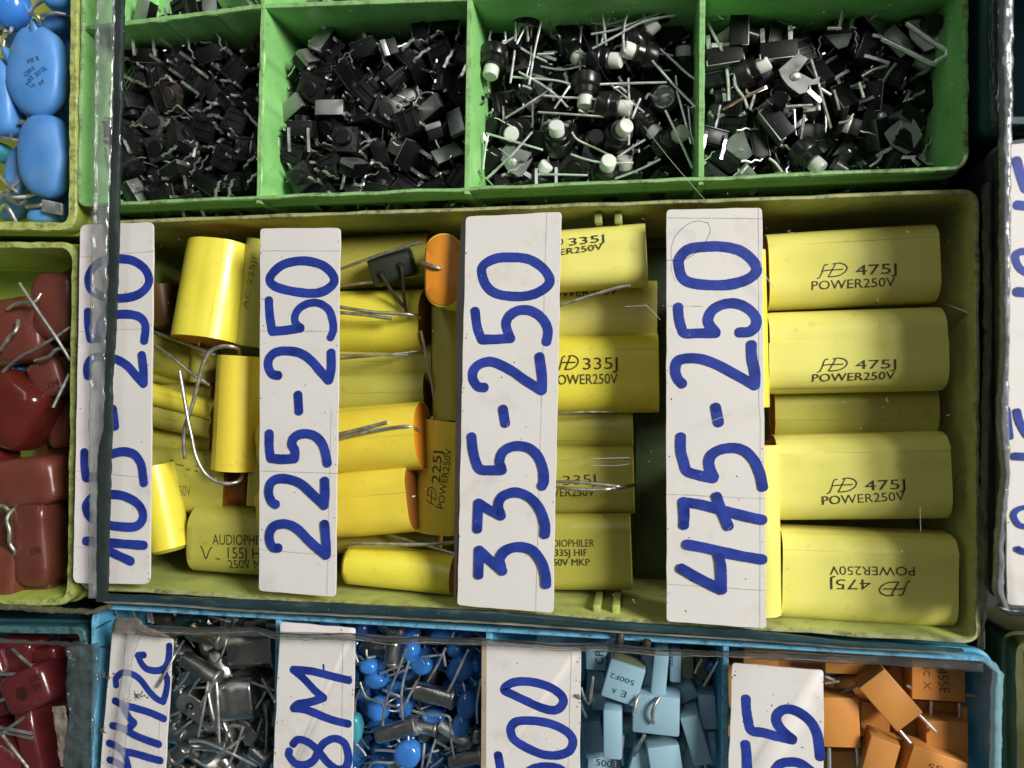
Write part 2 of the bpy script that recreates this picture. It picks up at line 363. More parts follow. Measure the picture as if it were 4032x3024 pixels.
tray('deep_tray', 'lime plastic tray holding big blue disc capacitors', [(-330, -330), (174, -330), (167, 503), (-330, 497)], M['lime'], 2.3, r=4.5, seed=3, rough=0.25)
tray('deep_tray', 'lime plastic tray holding brown dipped capacitors', [(-330, 518), (171, 519), (160, 1312), (-330, 1322)], M['lime'], 1.9, r=4.5, seed=4, rough=0.25)
tray('shallow_tray', 'dark teal plastic tray holding dark red capacitors', [(-330, 1344), (188, 1352), (196, 2050), (-330, 2050)], M['teal'], 2.0, z1=23.5, r=3, seed=5, rough=0.1)
tray('divided_tray', 'sky blue divided plastic tray with crystals and small capacitors', [(192, 1304), (2170, 1420), (2168, 2050), (192, 2050)], M['sky'], 1.15, z1=25.0, r=4, seed=6, rough=0.07,
     dividers=[((598, 1336), (587, 2040)), ((1054, 1364), (1050, 2040)), ((1568, 1396), (1564, 2040))], divt=1.2)
tray('deep_tray', 'dark teal tray beyond the green tray at its right', [(2148, -330), (2640, -330), (2640, 268), (2148, 276)], mat('dim_teal_plastic', (0.012, 0.06, 0.075), 0.45, var=0.3), 2.0, z1=34, r=3, seed=8)
tray('deep_tray', 'nearly black tray under the blurred white label', [(2158, 296), (2660, 270), (2660, 1330), (2160, 1312)], mat('soot_plastic', (0.014, 0.016, 0.017), 0.4, var=0.3), 2.0, z1=34, r=3, seed=9)
tray('deep_tray', 'olive tray in the dark corner beyond the sky blue tray', [(2186, 1378), (2640, 1390), (2640, 2050), (2192, 2050)], mat('olive_dim_plastic', (0.07, 0.075, 0.02), 0.5, var=0.3), 2.0, z1=18, r=3, seed=10)

# ------------------------------------------------------------------ sheets of clear acrylic over the trays, with rough cut edges
def strip(Lp, Rp, z0, z1, n=70, jit=0.12, seed=0, c='S', cols=5):
    """a bar between two lines of pixels (left and right edge), z0..z1"""
    def resample(p):
        p = [P(c if len(q) == 2 else q[0], *(q if len(q) == 2 else q[1:]), z1) for q in p]
        d = [0]
        for i in range(1, len(p)): d.append(d[-1] + (p[i]-p[i-1]).length)
        out = []; j = 0
        for k in range(n + 1):
            s_ = d[-1]*k/n
            while j < len(d)-2 and d[j+1] < s_: j += 1
            out.append(p[j].lerp(p[j+1], (s_-d[j])/max(d[j+1]-d[j], 1e-6)))
        return out
    A, B = resample(Lp), resample(Rp); b = MB(); rings = []
    nz = lambda v, f, k: noise.noise(Vector((v.x*f + seed*7.3, v.y*f, k)))
    for i, (p, q) in enumerate(zip(A, B)):
        u = (q - p).normalized()
        p = p + u*(nz(p, 0.55, 1) + 0.4*nz(p, 1.7, 2))*jit*1.3; q = q + u*(nz(q, 0.55, 3) + 0.4*nz(q, 1.7, 4))*jit*1.3
        lo = lambda v: Vector((v.x, v.y, z0)); top = []
        for k in range(cols + 1):
            v = p.lerp(q, k/cols); e = 0 if 0 < k < cols else -0.2
            top.append(v + Vector((0, 0, e + (nz(v, 0.4, 5) + 0.5*nz(v, 1.1, 6))*jit*1.2)))
        rings.append([lo(p)] + top + [lo(q)])
    b.rings(rings); return b
def slab(corners, z0, z1, c='V'):
    q = [P(c, x, y, z1) for x, y in corners]; b = MB()
    b.rings([[Vector((p.x, p.y, z)) for p in q] for z in (z0, z1)]); return b

cov = thing('acrylic_cover', 'clear acrylic sheet with rough edges over the green and yellow-green trays', 'cover', 'clear covers', Matrix.Translation(P('V', 1100, 500, 29)))
ci = Matrix.Translation(-P('V', 1100, 500, 29))
part('pane', slab([(206, -330), (2150, -330), (2136, 1405), (196, 1292)], 28.7, 30.9), M['pane'], cov, R=ci)
part('cut_edge', strip([('A1', 687, -500), ('A1', 685, 0), ('A1', 676, 700), ('A1', 665, 1450), ('B1', 655, 200), ('B1', 645, 900), ('B1', 640, 1650), ('B2', 640, 700), ('B2', 634, 1395)],
     [('A1', 835, -500), ('A1', 832, 0), ('A1', 812, 700), ('A1', 790, 1450), ('B1', 780, 200), ('B1', 765, 900), ('B1', 745, 1650), ('B2', 697, 300), ('B2', 694, 700), ('B2', 692, 1395)], 30.7, 31.5, 150, 0.25, 1), M['edge'], cov, 180, R=ci)
part('cut_edge', strip([('A1', 818, -500), ('A1', 815, 0), ('A1', 812, 700), ('A1', 786, 1450), ('B1', 778, 200), ('B1', 752, 900), ('B1', 748, 1250), ('B1', 738, 1650), ('B2', 706, 300), ('B2', 694, 700), ('B2', 690, 1420)],
     [('A1', 896, -500), ('A1', 895, 0), ('A1', 882, 700), ('A1', 858, 1450), ('B1', 858, 200), ('B1', 832, 900), ('B1', 808, 1250), ('B1', 806, 1650), ('B2', 800, 300), ('B2', 790, 700), ('B2', 770, 1420)], 30.5, 31.2, 150, 0.18, 2), M['edge_dark'], cov, 60, R=ci)  # dark of the light-trapping clear edge, put into the bar's colour
part('cut_edge', strip([('D1', 900, 42), ('D1', 1500, 62), ('D2', 0, 78), ('D2', 1000, 118), ('D2', 2212, 178), ('D3', 1200, 262), ('D3', 2212, 322), ('D4', 900, 408), ('D4', 1750, 462)],
     [('D1', 900, 92), ('D1', 1500, 118), ('D2', 0, 142), ('D2', 1000, 192), ('D2', 2212, 255), ('D3', 1200, 322), ('D3', 2212, 384), ('D4', 900, 438), ('D4', 1750, 478)], 25.8, 27.0, 150, 0.1, 3), M['edge_teal'], cov, 60, R=ci)
part('cut_edge', strip([('D1', 900, 100), ('D1', 1500, 128), ('D2', 0, 152), ('D2', 1000, 200), ('D2', 2212, 262), ('D3', 1200, 330), ('D3', 2212, 392), ('D4', 900, 445), ('D4', 1750, 484)],
     [('D1', 900, 112), ('D1', 1500, 142), ('D2', 0, 165), ('D2', 1000, 215), ('D2', 2212, 277), ('D3', 1200, 342), ('D3', 2212, 402), ('D4', 900, 453), ('D4', 1750, 490)], 26.6, 27.1, 150, 0.07, 4), M['edge_grey'], cov, 60, R=ci)  # rough edge line; the edge's highlight is put into its colour
part('cut_edge', strip([('E5', 100, 480), ('E5', 112, 900), ('E5', 116, 1300), ('E6', 70, 300), ('E6', 58, 700), ('E6', 52, 1190)], [('E5', 122, 480), ('E5', 134, 900), ('E5', 134, 1300), ('E6', 84, 300), ('E6', 72, 700), ('E6', 62, 1190)], 28.2, 30.6, 110, 0.3, 5),
     mat('dim_acrylic_edge', (0.10, 0.11, 0.11), 0.15, var=0.5, vs=400, bump=0.4, bs=300, alpha=0.5), cov, 60, R=ci)
# scratches and dust on the sheet
sc = MB()
for pts in ([('A3', 850, 0), ('A3', 960, 200), ('A3', 1080, 440), ('A3', 1250, 720), ('A3', 1480, 1000)], ):
    q = [P(*p, 31.0) for p in pts]; sc.tube(q, 0.035, 5, 4)
part('scratch', sc, mat('dark_scratch', (0.05, 0.05, 0.05), 0.5, alpha=0.6), cov, R=ci)
for i, pts in enumerate(([('C1', 1360, 820), ('C1', 1410, 870), ('C1', 1475, 940)], [('C1', 1220, 842), ('C1', 1370, 836)], [('A3', 1480, 1000), ('A3', 1700, 1280), ('A3', 1960, 1580)], [('C3', 160, 590), ('C3', 200, 670), ('C3', 255, 750)],
        [('C2', 975, 380), ('C2', 1255, 372)], [('C2', 975, 428), ('C2', 1140, 430), ('C2', 1250, 418)], [('E2', 350, 115), ('E2', 470, 70), ('E2', 640, 10)], [('C4', 1262, 690), ('C4', 1266, 860)], [('E1', 830, 560), ('E1', 925, 690)])):
    sc = MB(); sc.tube([P(*p, 31.0) for p in pts], 0.045, 5, 4); part('scratch', sc, M['scratch'], cov, R=ci)
random.seed(5); du = MB()
for i in range(260):
    x = random.uniform(250, 2100); y = random.uniform(10, 1340); p = ray(x*1.8228, y*1.8228, 31.0); s_ = random.uniform(0.03, 0.11)
    if random.random() < 0.15: du.tube([p, p + Vector((random.uniform(-.5, .5), random.uniform(-.5, .5), 0.05)), p + Vector((random.uniform(-.9, .9), random.uniform(-.9, .9), 0.02))], 0.025, 4, 3)
    else: du.box(p, (s_, s_*random.uniform(.6, 1.6), s_*0.5))
do = part('dust_specks', du, M['dust'], cov, R=ci); do['kind'] = 'stuff'

# cover of the sky blue tray: its upper edge is wavy and torn, with a layer of tape
cv2 = thing('acrylic_cover', 'clear acrylic sheet with a wavy taped edge over the sky blue tray', 'cover', 'clear covers', Matrix.Translation(P('V', 1100, 1600, 29)))
c2i = Matrix.Translation(-P('V', 1100, 1600, 29))
part('pane', slab([(232, 1372), (600, 1380), (1100, 1402), (1580, 1432), (2120, 1462), (2140, 2050), (214, 2050)], 28.6, 30.2), M['pane'], cv2, R=c2i)
part('taped_edge', strip([('D1', 985, 255), ('D1', 1240, 305), ('D1', 1700, 330), ('D1', 2212, 320), ('D2', 350, 332), ('D2', 950, 345), ('D2', 1400, 370), ('D2', 2050, 385), ('D3', 600, 415), ('D3', 1050, 425), ('D3', 1500, 465), ('D3', 1950, 490), ('D4', 300, 470), ('D4', 900, 505), ('D4', 1500, 530), ('D4', 1900, 560)],
     [('D1', 960, 345), ('D1', 1240, 380), ('D1', 1700, 405), ('D1', 2212, 408), ('D2', 350, 372), ('D2', 950, 402), ('D2', 1400, 425), ('D2', 2050, 445), ('D3', 600, 462), ('D3', 1050, 490), ('D3', 1500, 520), ('D3', 1950, 528), ('D4', 300, 545), ('D4', 900, 572), ('D4', 1500, 600), ('D4', 1900, 640)], 30.3, 30.8, 200, 0.16, 6), M['tape'], cv2, 180, R=c2i)
for k, (z_, o1, o2) in enumerate(((31.0, 0, 7), (31.1, 40, 45))):
    base = [('D1', 1240, 318), ('D1', 1700, 338), ('D1', 2212, 318), ('D2', 350, 338), ('D2', 600, 352), ('D2', 950, 342), ('D2', 1250, 385), ('D2', 1600, 372), ('D2', 2050, 392), ('D3', 400, 405), ('D3', 700, 440), ('D3', 1050, 432), ('D3', 1500, 478), ('D3', 1950, 482), ('D4', 300, 480), ('D4', 900, 515)]
    part('torn_line', strip([(c_, x, y+o1) for c_, x, y in base], [(c_, x, y+o2) for c_, x, y in base], z_-0.15, z_, 160, 0.12, 7+k), M['edge_dark'] if k == 0 else M['edge_grey'], cv2, 60, R=c2i)
part('crinkled_corner', strip([('D1', 1000, 240), ('D1', 985, 300), ('D1', 965, 370)], [('D1', 1180, 245), ('D1', 1235, 300), ('D1', 1480, 410)], 30.4, 31.1, 40, 0.25, 12, cols=16), mat('dirty_crinkled_film', (0.16, 0.14, 0.115), 0.25, var=0.5, vs=250, bump=0.6, bs=320, alpha=0.75), cv2, 180, R=c2i)
part('cut_edge', strip([('D4', 1900, 560), ('D4', 2000, 640), ('D4', 1985, 800), ('D4', 1975, 1600)], [('D4', 1960, 555), ('D4', 2062, 650), ('D4', 2052, 800), ('D4', 2040, 1600)], 29, 30.6, 80, 0.12, 13),
     mat('pale_blue_edge', (0.24, 0.42, 0.46), 0.15, var=0.25, bump=0.05, alpha=0.55), cv2, 60, R=c2i)
part('cut_edge', strip([('F1', 355, 130), ('F1', 325, 480), ('F1', 285, 760), ('F1', 245, 1100), ('F1', 195, 1660), ('F1', 160, 2100)], [('F1', 505, 140), ('F1', 400, 480), ('F1', 385, 760), ('F1', 350, 1100), ('F1', 310, 1660), ('F1', 280, 2100)], 30.2, 31.1, 90, 0.25, 14),
     mat('filmy_edge', (0.45, 0.45, 0.44), 0.12, var=0.4, vs=400, bump=0.5, bs=350, alpha=0.3), cv2, 180, R=c2i)

# cover of the dark red capacitors, crumpled along its right edge
cv3 = thing('acrylic_cover', 'clear crumpled cover sheet over the dark red capacitors', 'cover', 'clear covers', Matrix.Translation(P('V', 60, 1600, 28)))
c3i = Matrix.Translation(-P('V', 60, 1600, 28))
part('pane', slab([(-330, 1388), (150, 1400), (140, 2050), (-330, 2050)], 26.6, 27.4), M['pane'], cv3, R=c3i)
part('crinkled_edge', strip([('G4', 655, 430), ('G4', 672, 640), ('G4', 668, 900), ('G4', 690, 1100), ('G4', 660, 1400), ('G4', 625, 1700), ('G4', 610, 2100)], [('G4', 990, 400), ('G4', 985, 640), ('G4', 975, 900), ('G4', 940, 1100), ('G4', 930, 1400), ('G4', 905, 1700), ('G4', 900, 2100)], 26.9, 27.5, 130, 0.28, 15, cols=18), M['crinkle'], cv3, 180, R=c3i)
part('crinkled_edge', strip([('G4', -300, 345), ('G4', 0, 350), ('G4', 300, 372), ('G4', 600, 380), ('G4', 880, 385)], [('G4', -300, 392), ('G4', 0, 398), ('G4', 300, 405), ('G4', 600, 425), ('G4', 880, 430)], 26.8, 27.4, 70, 0.2, 16), M['tape'], cv3, 180, R=c3i)
part('wrinkle', strip([('G4', 520, 1040), ('G4', 560, 1300), ('G4', 600, 1650)], [('G4', 655, 1030), ('G4', 690, 1300), ('G4', 660, 1650)], 26.6, 26.9, 40, 0.25, 17, cols=10), mat('wrinkled_film', (0.30, 0.25, 0.2), 0.12, var=0.4, bump=1.0, bs=420, alpha=0.4), cv3, 180, R=c3i)
# cover edge below the brown capacitors' tray
cv4 = thing('acrylic_cover', 'clear acrylic sheet with grubby lower edge over the brown capacitors', 'cover', 'clear covers', Matrix.Translation(P('V', 60, 900, 28)))
c4i = Matrix.Translation(-P('V', 60, 900, 28))
part('pane', slab([(-330, 520), (162, 520), (150, 1318), (-330, 1318)], 25.9, 26.6), M['pane'], cv4, R=c4i)
part('cut_edge', strip([('B2', -400, 1430), ('B2', 0, 1440), ('B2', 300, 1462), ('B2', 640, 1485), ('B2', 780, 1440)], [('B2', -400, 1470), ('B2', 0, 1478), ('B2', 300, 1500), ('B2', 640, 1514), ('B2', 790, 1478)], 25.6, 26.9, 80, 0.25, 18), mat('grubby_acrylic_edge', (0.10, 0.10, 0.06), 0.25, var=0.5, vs=400, bump=0.2, alpha=0.9), cv4, 60, R=c4i)
# cover at the right, out of focus
cv5 = thing('acrylic_cover', 'blurred clear acrylic sheet over the white label in the right margin', 'cover', 'clear covers', Matrix.Translation(P('S', 4000, 1400, 28)))
c5i = Matrix.Translation(-P('S', 4000, 1400, 28))
part('pane', slab([(3960, 60), (4600, 20), (4600, 2420), (3955, 2400)], 37.6, 39.2, 'S'), M['pane'], cv5, R=c5i)
part('cut_edge', strip([('E5', 196, -700), ('E5', 198, 0), ('E5', 200, 400), ('E5', 200, 900), ('E5', 205, 1500), ('E6', 120, 250), ('E6', 140, 480), ('E6', 118, 700), ('E6', 108, 950), ('E6', 140, 1030)], [('E5', 262, -700), ('E5', 258, 0), ('E5', 246, 400), ('E5', 244, 900), ('E5', 236, 1500), ('E6', 158, 250), ('E6', 165, 480), ('E6', 142, 700), ('E6', 138, 950), ('E6', 165, 1040)], 38.4, 40.2, 120, 0.2, 20),
     mat('grey_acrylic_edge', (0.15, 0.165, 0.175), 0.2, var=0.35, vs=300, bump=0.3, alpha=0.9), cv5, 60, R=c5i)
part('cut_edge', strip([('E6', 118, 1010), ('E6', 160, 1022), ('E6', 330, 1030)], [('E6', 122, 1030), ('E6', 160, 1048), ('E6', 330, 1056)], 38.4, 40.2, 30, 0.15, 21), M['edge_dark'], cv5, 60, R=c5i)
part('cut_edge', strip([('E5', 120, -700), ('E5', 128, 0), ('E5', 150, 120)], [('E5', 172, -700), ('E5', 170, 0), ('E5', 176, 120)], 36.4, 37.6, 40, 0.3, 22), M['edge_dark'], cv5, 60, R=c5i)

# ------------------------------------------------------------------ handwritten white labels
def strokes_mesh(strokes, width_src, z):
    """marker strokes: each (crop, points, closed?) is split where the pen turns sharply"""
    b = MB(); k = 0
    for s_ in strokes:
        c, pts = s_[0], s_[1]; closed = len(s_) > 2 and s_[2] == 1; ws = s_[3] if len(s_) > 3 else width_src
        W = [P(c, x, y, z) for x, y in pts]; pieces = []
        if closed: pieces = [catmull(W, 8, True)]; pieces[0].append(pieces[0][0])
        else:
            cur = [W[0]]
            for i in range(1, len(W)):
                cur.append(W[i])
                if i < len(W)-1 and (W[i]-W[i-1]).angle(W[i+1]-W[i], 0) > math.radians(68): pieces.append(catmull(cur, 8)); cur = [W[i]]
            pieces.append(catmull(cur, 8))
        for pc in pieces:
            zz = z + 0.03*k; k += 1
            hw = ws * mmpx('S', 2016, 1512, z) / 2
            left, right = [], []
            for i, p in enumerate(pc):
                t = (pc[min(i+1, len(pc)-1)] - pc[max(i-1, 0)])
                if closed and i in (0, len(pc)-1): t = pc[1] - pc[-2]
                t.normalize(); nn = Vector((-t.y, t.x, 0))
                h = hw * (1 + 0.07*noise.noise(Vector((p.x*0.35, p.y*0.35, k*3.1)))); f = lambda q: Vector((q.x, q.y, zz))
                zz = z + 0.03*(k-1) + 0.022*i/len(pc); left.append(f(p + nn*h*(1+0.05*noise.noise(p*1.7)))); right.append(f(p - nn*h*(1+0.05*noise.noise(p*1.9))))
            n = len(pc); vs = left + right
            b.add(vs, [(i, i+1, n+i+1, n+i) for i in range(n-1)])
            if not closed:
                for e, sg in ((0, -1), (n-1, 1)):
                    p = pc[e]; t = (pc[1]-pc[0]) if e == 0 else (pc[-1]-pc[-2]); t.normalize(); nn = Vector((-t.y, t.x, 0)); t = t*sg
                    arc = [Vector((p.x, p.y, zz+0.004)) + nn*math.cos(a)*hw + t*math.sin(a)*hw*0.9 for a in [math.pi*j/9 for j in range(10)]]
                    b.add(arc, [tuple(range(10))])
                if (pc is pieces[0] or pc is pieces[-1]) and noise.noise(Vector((pc[0].x*3.1, pc[0].y*2.7, k))) > -0.05:      # the pen rested here: a second coat of ink
                    p = pc[0] if pc is pieces[0] else pc[-1]; t = (pc[1]-pc[0] if pc is pieces[0] else pc[-2]-pc[-1]).normalized(); b.mi = 1
                    p = p + t*hw*0.15
                    b.add([Vector((p.x + math.cos(a)*hw*(0.86 + 0.1*noise.noise(Vector((a, k, 0)))), p.y + math.sin(a)*hw*(0.86 + 0.1*noise.noise(Vector((a, k, 5)))), zz+0.028)) for a in [6.2832*j/16 for j in range(16)]], [tuple(range(16))]); b.mi = 0
    return b
def paper_label(label, corners, z, strokes, width=38, seams=(), side=None, r=0.8, th=0.45, name='paper_label', side_w=1.6):
    cs = [P(c, x, y, z) for c, x, y in corners]; o3 = (cs[0]+cs[2])/2; o3.z = z - th
    t = thing(name, label, 'label', 'handwritten labels', Matrix.Translation(o3)); inv = Matrix.Translation(-o3)
    c2 = [q.to_2d() for q in cs]; b = MB()
    rings = []
    for d, zz in ((0.06, z-th), (0, z-th+0.06), (0, z-0.06), (0.06, z)):
        ring = loop(c2, d, r, zz, sub=24, seg=4)
        for q in ring:
            q.x += wob(Vector((q.x, q.y, 3.0)), 0.25, 0.16); q.y += wob(Vector((q.x, q.y, 8.0)), 0.25, 0.12)
        rings.append(ring)
    b.rings(rings); part('card', b, M['paper'], t, 40, R=inv)
    for s_ in seams:
        sm = MB(); q = [P(c, x, y, z + 0.008) for c, x, y in s_]; pts = []
        for i in range(len(q)-1): pts += [q[i].lerp(q[i+1], j/14) for j in range(14)]
        pts.append(q[-1]); u = (q[-1]-q[0]).normalized(); nn = Vector((-u.y, u.x, 0))
        n = len(pts); wv = [nn*(0.07 + 0.05*noise.noise(Vector((i*0.8, q[0].x, q[0].y)))) for i in range(n)]
        jv = [nn*noise.noise(Vector((i*0.5, q[0].y, 3)))*0.08 for i in range(n)]
        sm.add([p+a+j for p, a, j in zip(pts, wv, jv)] + [p-a+j for p, a, j in zip(pts, wv, jv)], [(i, i+1, n+i+1, n+i) for i in range(n-1)])
        part('crease', sm, M['crease'], t, R=inv)
    if side:
        m_, sp = side; e = MB(); q = [P(c, x, y, z+0.02) for c, x, y in sp]; e.rings([[Vector((p.x, p.y, zz)) for p in q] for zz in (z-th-0.3, z+0.02)]); part('edge_strip', e, M[m_], t, R=inv)
    part('lettering', strokes_mesh(strokes, width, z + 0.02), [M['ink'], M['ink_dark']], t, 180, R=inv)
    rs = random.Random(label); sp = MB()
    for i in range(34):
        u, v = rs.random(), rs.random()
        if i > 16: u = rs.choice((0.02, 0.98)) + rs.gauss(0, 0.015); v = rs.random()
        u = min(max(u, 0.01), 0.99); q = cs[0].lerp(cs[1], u).lerp(cs[3].lerp(cs[2], u), v); s_ = rs.uniform(0.06, 0.2)
        sp.box(q + Vector((0, 0, 0.03)), (s_, s_*rs.uniform(0.6, 2.2), 0.03), 0, Matrix.Rotation(rs.uniform(0, 3.1), 4, 'Z'))
    o = part('specks', sp, MATS.get('brown_speck') or mat('brown_speck', (0.13, 0.10, 0.07), 0.8, alpha=0.7), t, R=inv); o['kind'] = 'stuff'
    return t
ZL = 28.2
paper_label('white handwritten label reading 225-250 in blue marker', [('B3', 230, 183), ('B3', 812, 179), ('B4', 776, 1382), ('B4', 219, 1340)], ZL, [
    ('B3', [(560, 420), (680, 450), (752, 515), (765, 575), (700, 635), (600, 655), (450, 637), (340, 605), (300, 565), (315, 515), (380, 455), (460, 427)], 1),
    ('B3', [(293, 705), (300, 820), (318, 930), (420, 922), (525, 905)]), ('B3', [(522, 905), (485, 860), (487, 810), (520, 760), (590, 725), (665, 728), (730, 775), (757, 850), (762, 920), (742, 975)], 0, 33),
    ('B3', [(365, 1250), (320, 1240), (292, 1190), (297, 1130), (340, 1085), (420, 1072), (520, 1087), (600, 1140), (670, 1220), (730, 1285), (748, 1200), (748, 1085)]),
    ('B3', [(508, 1390), (514, 1510)]),
    ('B4', [(300, 195), (300, 290), (310, 375), (390, 382), (485, 378), (487, 320), (465, 275), (482, 225), (540, 198), (620, 208), (680, 260), (708, 335), (722, 412)]),
    ('B4', [(350, 710), (320, 690), (298, 630), (310, 560), (360, 525), (440, 527), (530, 560), (620, 640), (700, 718), (706, 640), (704, 538)]),
    ('B4', [(370, 1025), (330, 1020), (305, 970), (310, 905), (350, 860), (430, 852), (510, 890), (600, 980), (715, 1078), (716, 1000), (704, 850)])],
    38, [[('B3', 225, 347), ('B3', 810, 347)], [('B3', 223, 928), ('B3', 798, 932)], [('B4', 230, 470), ('B4', 790, 487)], [('B4', 222, 1040), ('B4', 780, 1085)], [('B4', 745, 20), ('B4', 712, 1380)]])
paper_label('white handwritten label reading 335-250 in blue marker', [('C1', 62, 190), ('C1', 757, 155), ('C2', 697, 1502), ('C2', 0, 1446)], ZL, [
    ('C1', [(410, 486), (520, 500), (612, 555), (668, 630), (658, 690), (560, 752), (430, 770), (290, 750), (212, 692), (178, 590), (200, 535), (290, 492)], 1),
    ('C1', [(130, 875), (148, 1000), (180, 1082), (280, 1080), (392, 1072)]), ('C1', [(385, 1065), (356, 975), (380, 912), (450, 870), (540, 875), (618, 928), (660, 1010), (650, 1098)]),
    ('C1', [(200, 1430), (150, 1420), (115, 1360), (130, 1290), (200, 1247), (280, 1250), (400, 1310), (500, 1380), (618, 1452), (618, 1350), (600, 1205)]),
    ('C1', [(335, 1585), (352, 1690)]),
    ('C2', [(108, 218), (120, 330), (150, 430), (185, 460), (260, 462), (332, 460)]), ('C2', [(325, 445), (312, 392), (340, 325), (420, 287), (520, 300), (588, 360), (625, 450), (632, 540), (618, 578)]),
    ('C2', [(150, 890), (158, 700), (240, 750), (325, 792)]), ('C2', [(318, 775), (303, 720), (330, 655), (420, 622), (520, 652), (598, 735), (640, 850), (640, 928)]),
    ('C2', [(160, 1222), (165, 1040), (240, 1110), (335, 1192)]), ('C2', [(325, 1160), (315, 1100), (360, 1042), (450, 1016), (550, 1042), (618, 1130), (645, 1220), (650, 1290)])],
    38, [[('C1', 650, 160), ('C1', 625, 1000), ('C2', 605, 200), ('C2', 570, 1490)]], side=('dark_edge', [('B3', 1690, 130), ('B3', 1722, 100), ('B4', 1690, 40), ('B4', 1645, 1380), ('B4', 1635, 1380), ('B3', 1655, 700)]))
paper_label('white handwritten label reading 475-250 in blue marker, a hair on it', [('C1', 1518, 140), ('C3', 177, 205), ('C4', 204, 1530), ('C2', 1518, 1562)], ZL, [
    ('E1', [(155, 455), (225, 380), (350, 357), (500, 355), (640, 385), (735, 450), (785, 525), (765, 585), (680, 635), (560, 665), (420, 670), (270, 655), (190, 620), (158, 550)], 1, 40),
    ('E1', [(145, 848), (150, 930), (170, 1010), (200, 1062), (320, 1062), (455, 1060)]), ('E1', [(452, 1055), (405, 1000), (390, 945), (430, 870), (520, 825), (620, 820), (715, 860), (778, 930), (780, 1000), (730, 1048), (645, 1055)]),
    ('E1', [(180, 1475), (140, 1430), (122, 1360), (142, 1292), (220, 1267), (330, 1272), (450, 1312), (600, 1390), (772, 1488), (772, 1380), (748, 1260), (745, 1155)]),
    ('E2', [(402, 5), (424, 118)]),
    ('E2', [(150, 220), (150, 320), (170, 400), (198, 470), (290, 500), (388, 520)]), ('E2', [(390, 510), (358, 440), (362, 370), (420, 320), (520, 300), (610, 320), (680, 390), (725, 490), (745, 585)]),
    ('E2', [(172, 862), (175, 790), (168, 692), (300, 712), (480, 760), (640, 800), (742, 822)]), ('E2', [(410, 652), (440, 740), (495, 868)]),
    ('E2', [(195, 1000), (330, 1025), (550, 1075), (742, 1108)]), ('E2', [(427, 1085), (442, 1170), (447, 1328), (300, 1255), (152, 1172)])],
    38, [[('C1', 1530, 198), ('E1', 835, 128)], [('E1', 45, 838), ('E1', 345, 842)], [('E2', 45, 638), ('E2', 765, 672)], [('E2', 45, 1292), ('E2', 760, 1338)], [('E1', 800, 40), ('E1', 805, 1650), ('E2', 725, 100), ('E2', 722, 1610)]])
paper_label('white handwritten label reading 105-250, behind the rough clear sheet edge', [('B1', 583, 157), ('B1', 1114, 135), ('B2', 1088, 1292), ('B2', 530, 1286)], 27.8, [
    ('E3', [(430, 357), (540, 372), (635, 430), (680, 500), (685, 570), (640, 638), (560, 685), (430, 705), (290, 690), (190, 640), (152, 570), (162, 490), (230, 400), (330, 362)], 1),
    ('E3', [(148, 822), (150, 930), (172, 1062), (250, 1060)]), ('E3', [(255, 1060), (258, 950), (290, 882), (400, 850), (520, 847), (610, 872), (655, 930), (658, 1000), (648, 1080)]),
    ('E3', [(150, 1390), (145, 1310), (190, 1235), (290, 1222), (400, 1242), (500, 1300), (580, 1390), (645, 1458), (642, 1330), (628, 1205)]),
    ('E4', [(345, 100), (365, 248)]),
    ('E4', [(115, 455), (115, 560), (128, 665), (280, 650)]), ('E4', [(298, 645), (270, 560), (300, 490), (420, 452), (520, 472), (578, 550), (595, 650), (602, 708)]),
    ('E4', [(300, 800), (420, 808), (530, 858), (588, 930), (590, 1010), (530, 1063), (400, 1062), (280, 1040), (170, 990), (130, 910), (160, 845), (220, 808)], 1),
    ('E4', [(130, 1180), (300, 1192), (460, 1205), (605, 1215)]), ('E4', [(260, 1232), (380, 1290), (500, 1345)])],
    38, [[('E3', 80, 342), ('E3', 725, 292)], [('E3', 70, 1000), ('E3', 700, 970)], [('E4', 38, 612), ('E4', 630, 668)], [('E4', 20, 1230), ('E4', 290, 1242)]], r=1.6)
t1 = paper_label('creased white label reading 1M2C, folded along its left side', [('D1', 978, 362), ('D1', 1505, 425), ('D1', 1425, 1800), ('D1', 850, 1800)], 27.6, [
    ('F1', [(560, 395), (492, 400), (540, 500), (610, 558), (720, 568), (800, 530), (838, 430), (845, 292)], 0, 30),
    ('F1', [(250, 735), (252, 650), (330, 592), (440, 612), (530, 680), (620, 800), (700, 880), (778, 918), (812, 800), (825, 680), (800, 600)], 0, 28),
    ('F1', [(240, 905), (330, 950), (480, 990), (640, 1040), (788, 1105)], 0, 32), ('F1', [(330, 965), (400, 1095), (455, 1150), (400, 1210)], 0, 32), ('F1', [(215, 1180), (330, 1210), (470, 1290), (620, 1350), (735, 1388)], 0, 32),
    ('F1', [(180, 1375), (260, 1410), (340, 1465), (480, 1495), (650, 1545), (752, 1570)], 0, 32), ('F1', [(185, 1560), (300, 1610), (400, 1700)], 0, 30), ('F1', [(340, 1480), (382, 1570), (412, 1700)], 0, 26)],
    32, [[('F1', 350, 140), ('F1', 330, 500), ('F1', 250, 1000), ('F1', 200, 1659)], [('F1', 735, 1040), ('F1', 715, 1659)]], r=0.6)
sm = MB(); random.seed(3)
for cx, cy, n in ((110, 610, 10), (170, 650, 10), (480, 850, 24), (530, 870, 8), (92, 1225, 8), (360, 910, 8)):
    for i in range(n):
        p = P('F1', cx + random.gauss(0, 28), cy + random.gauss(0, 22), 27.63); sm.box(p, (random.uniform(.15, .5), random.uniform(.1, .4), 0.03))
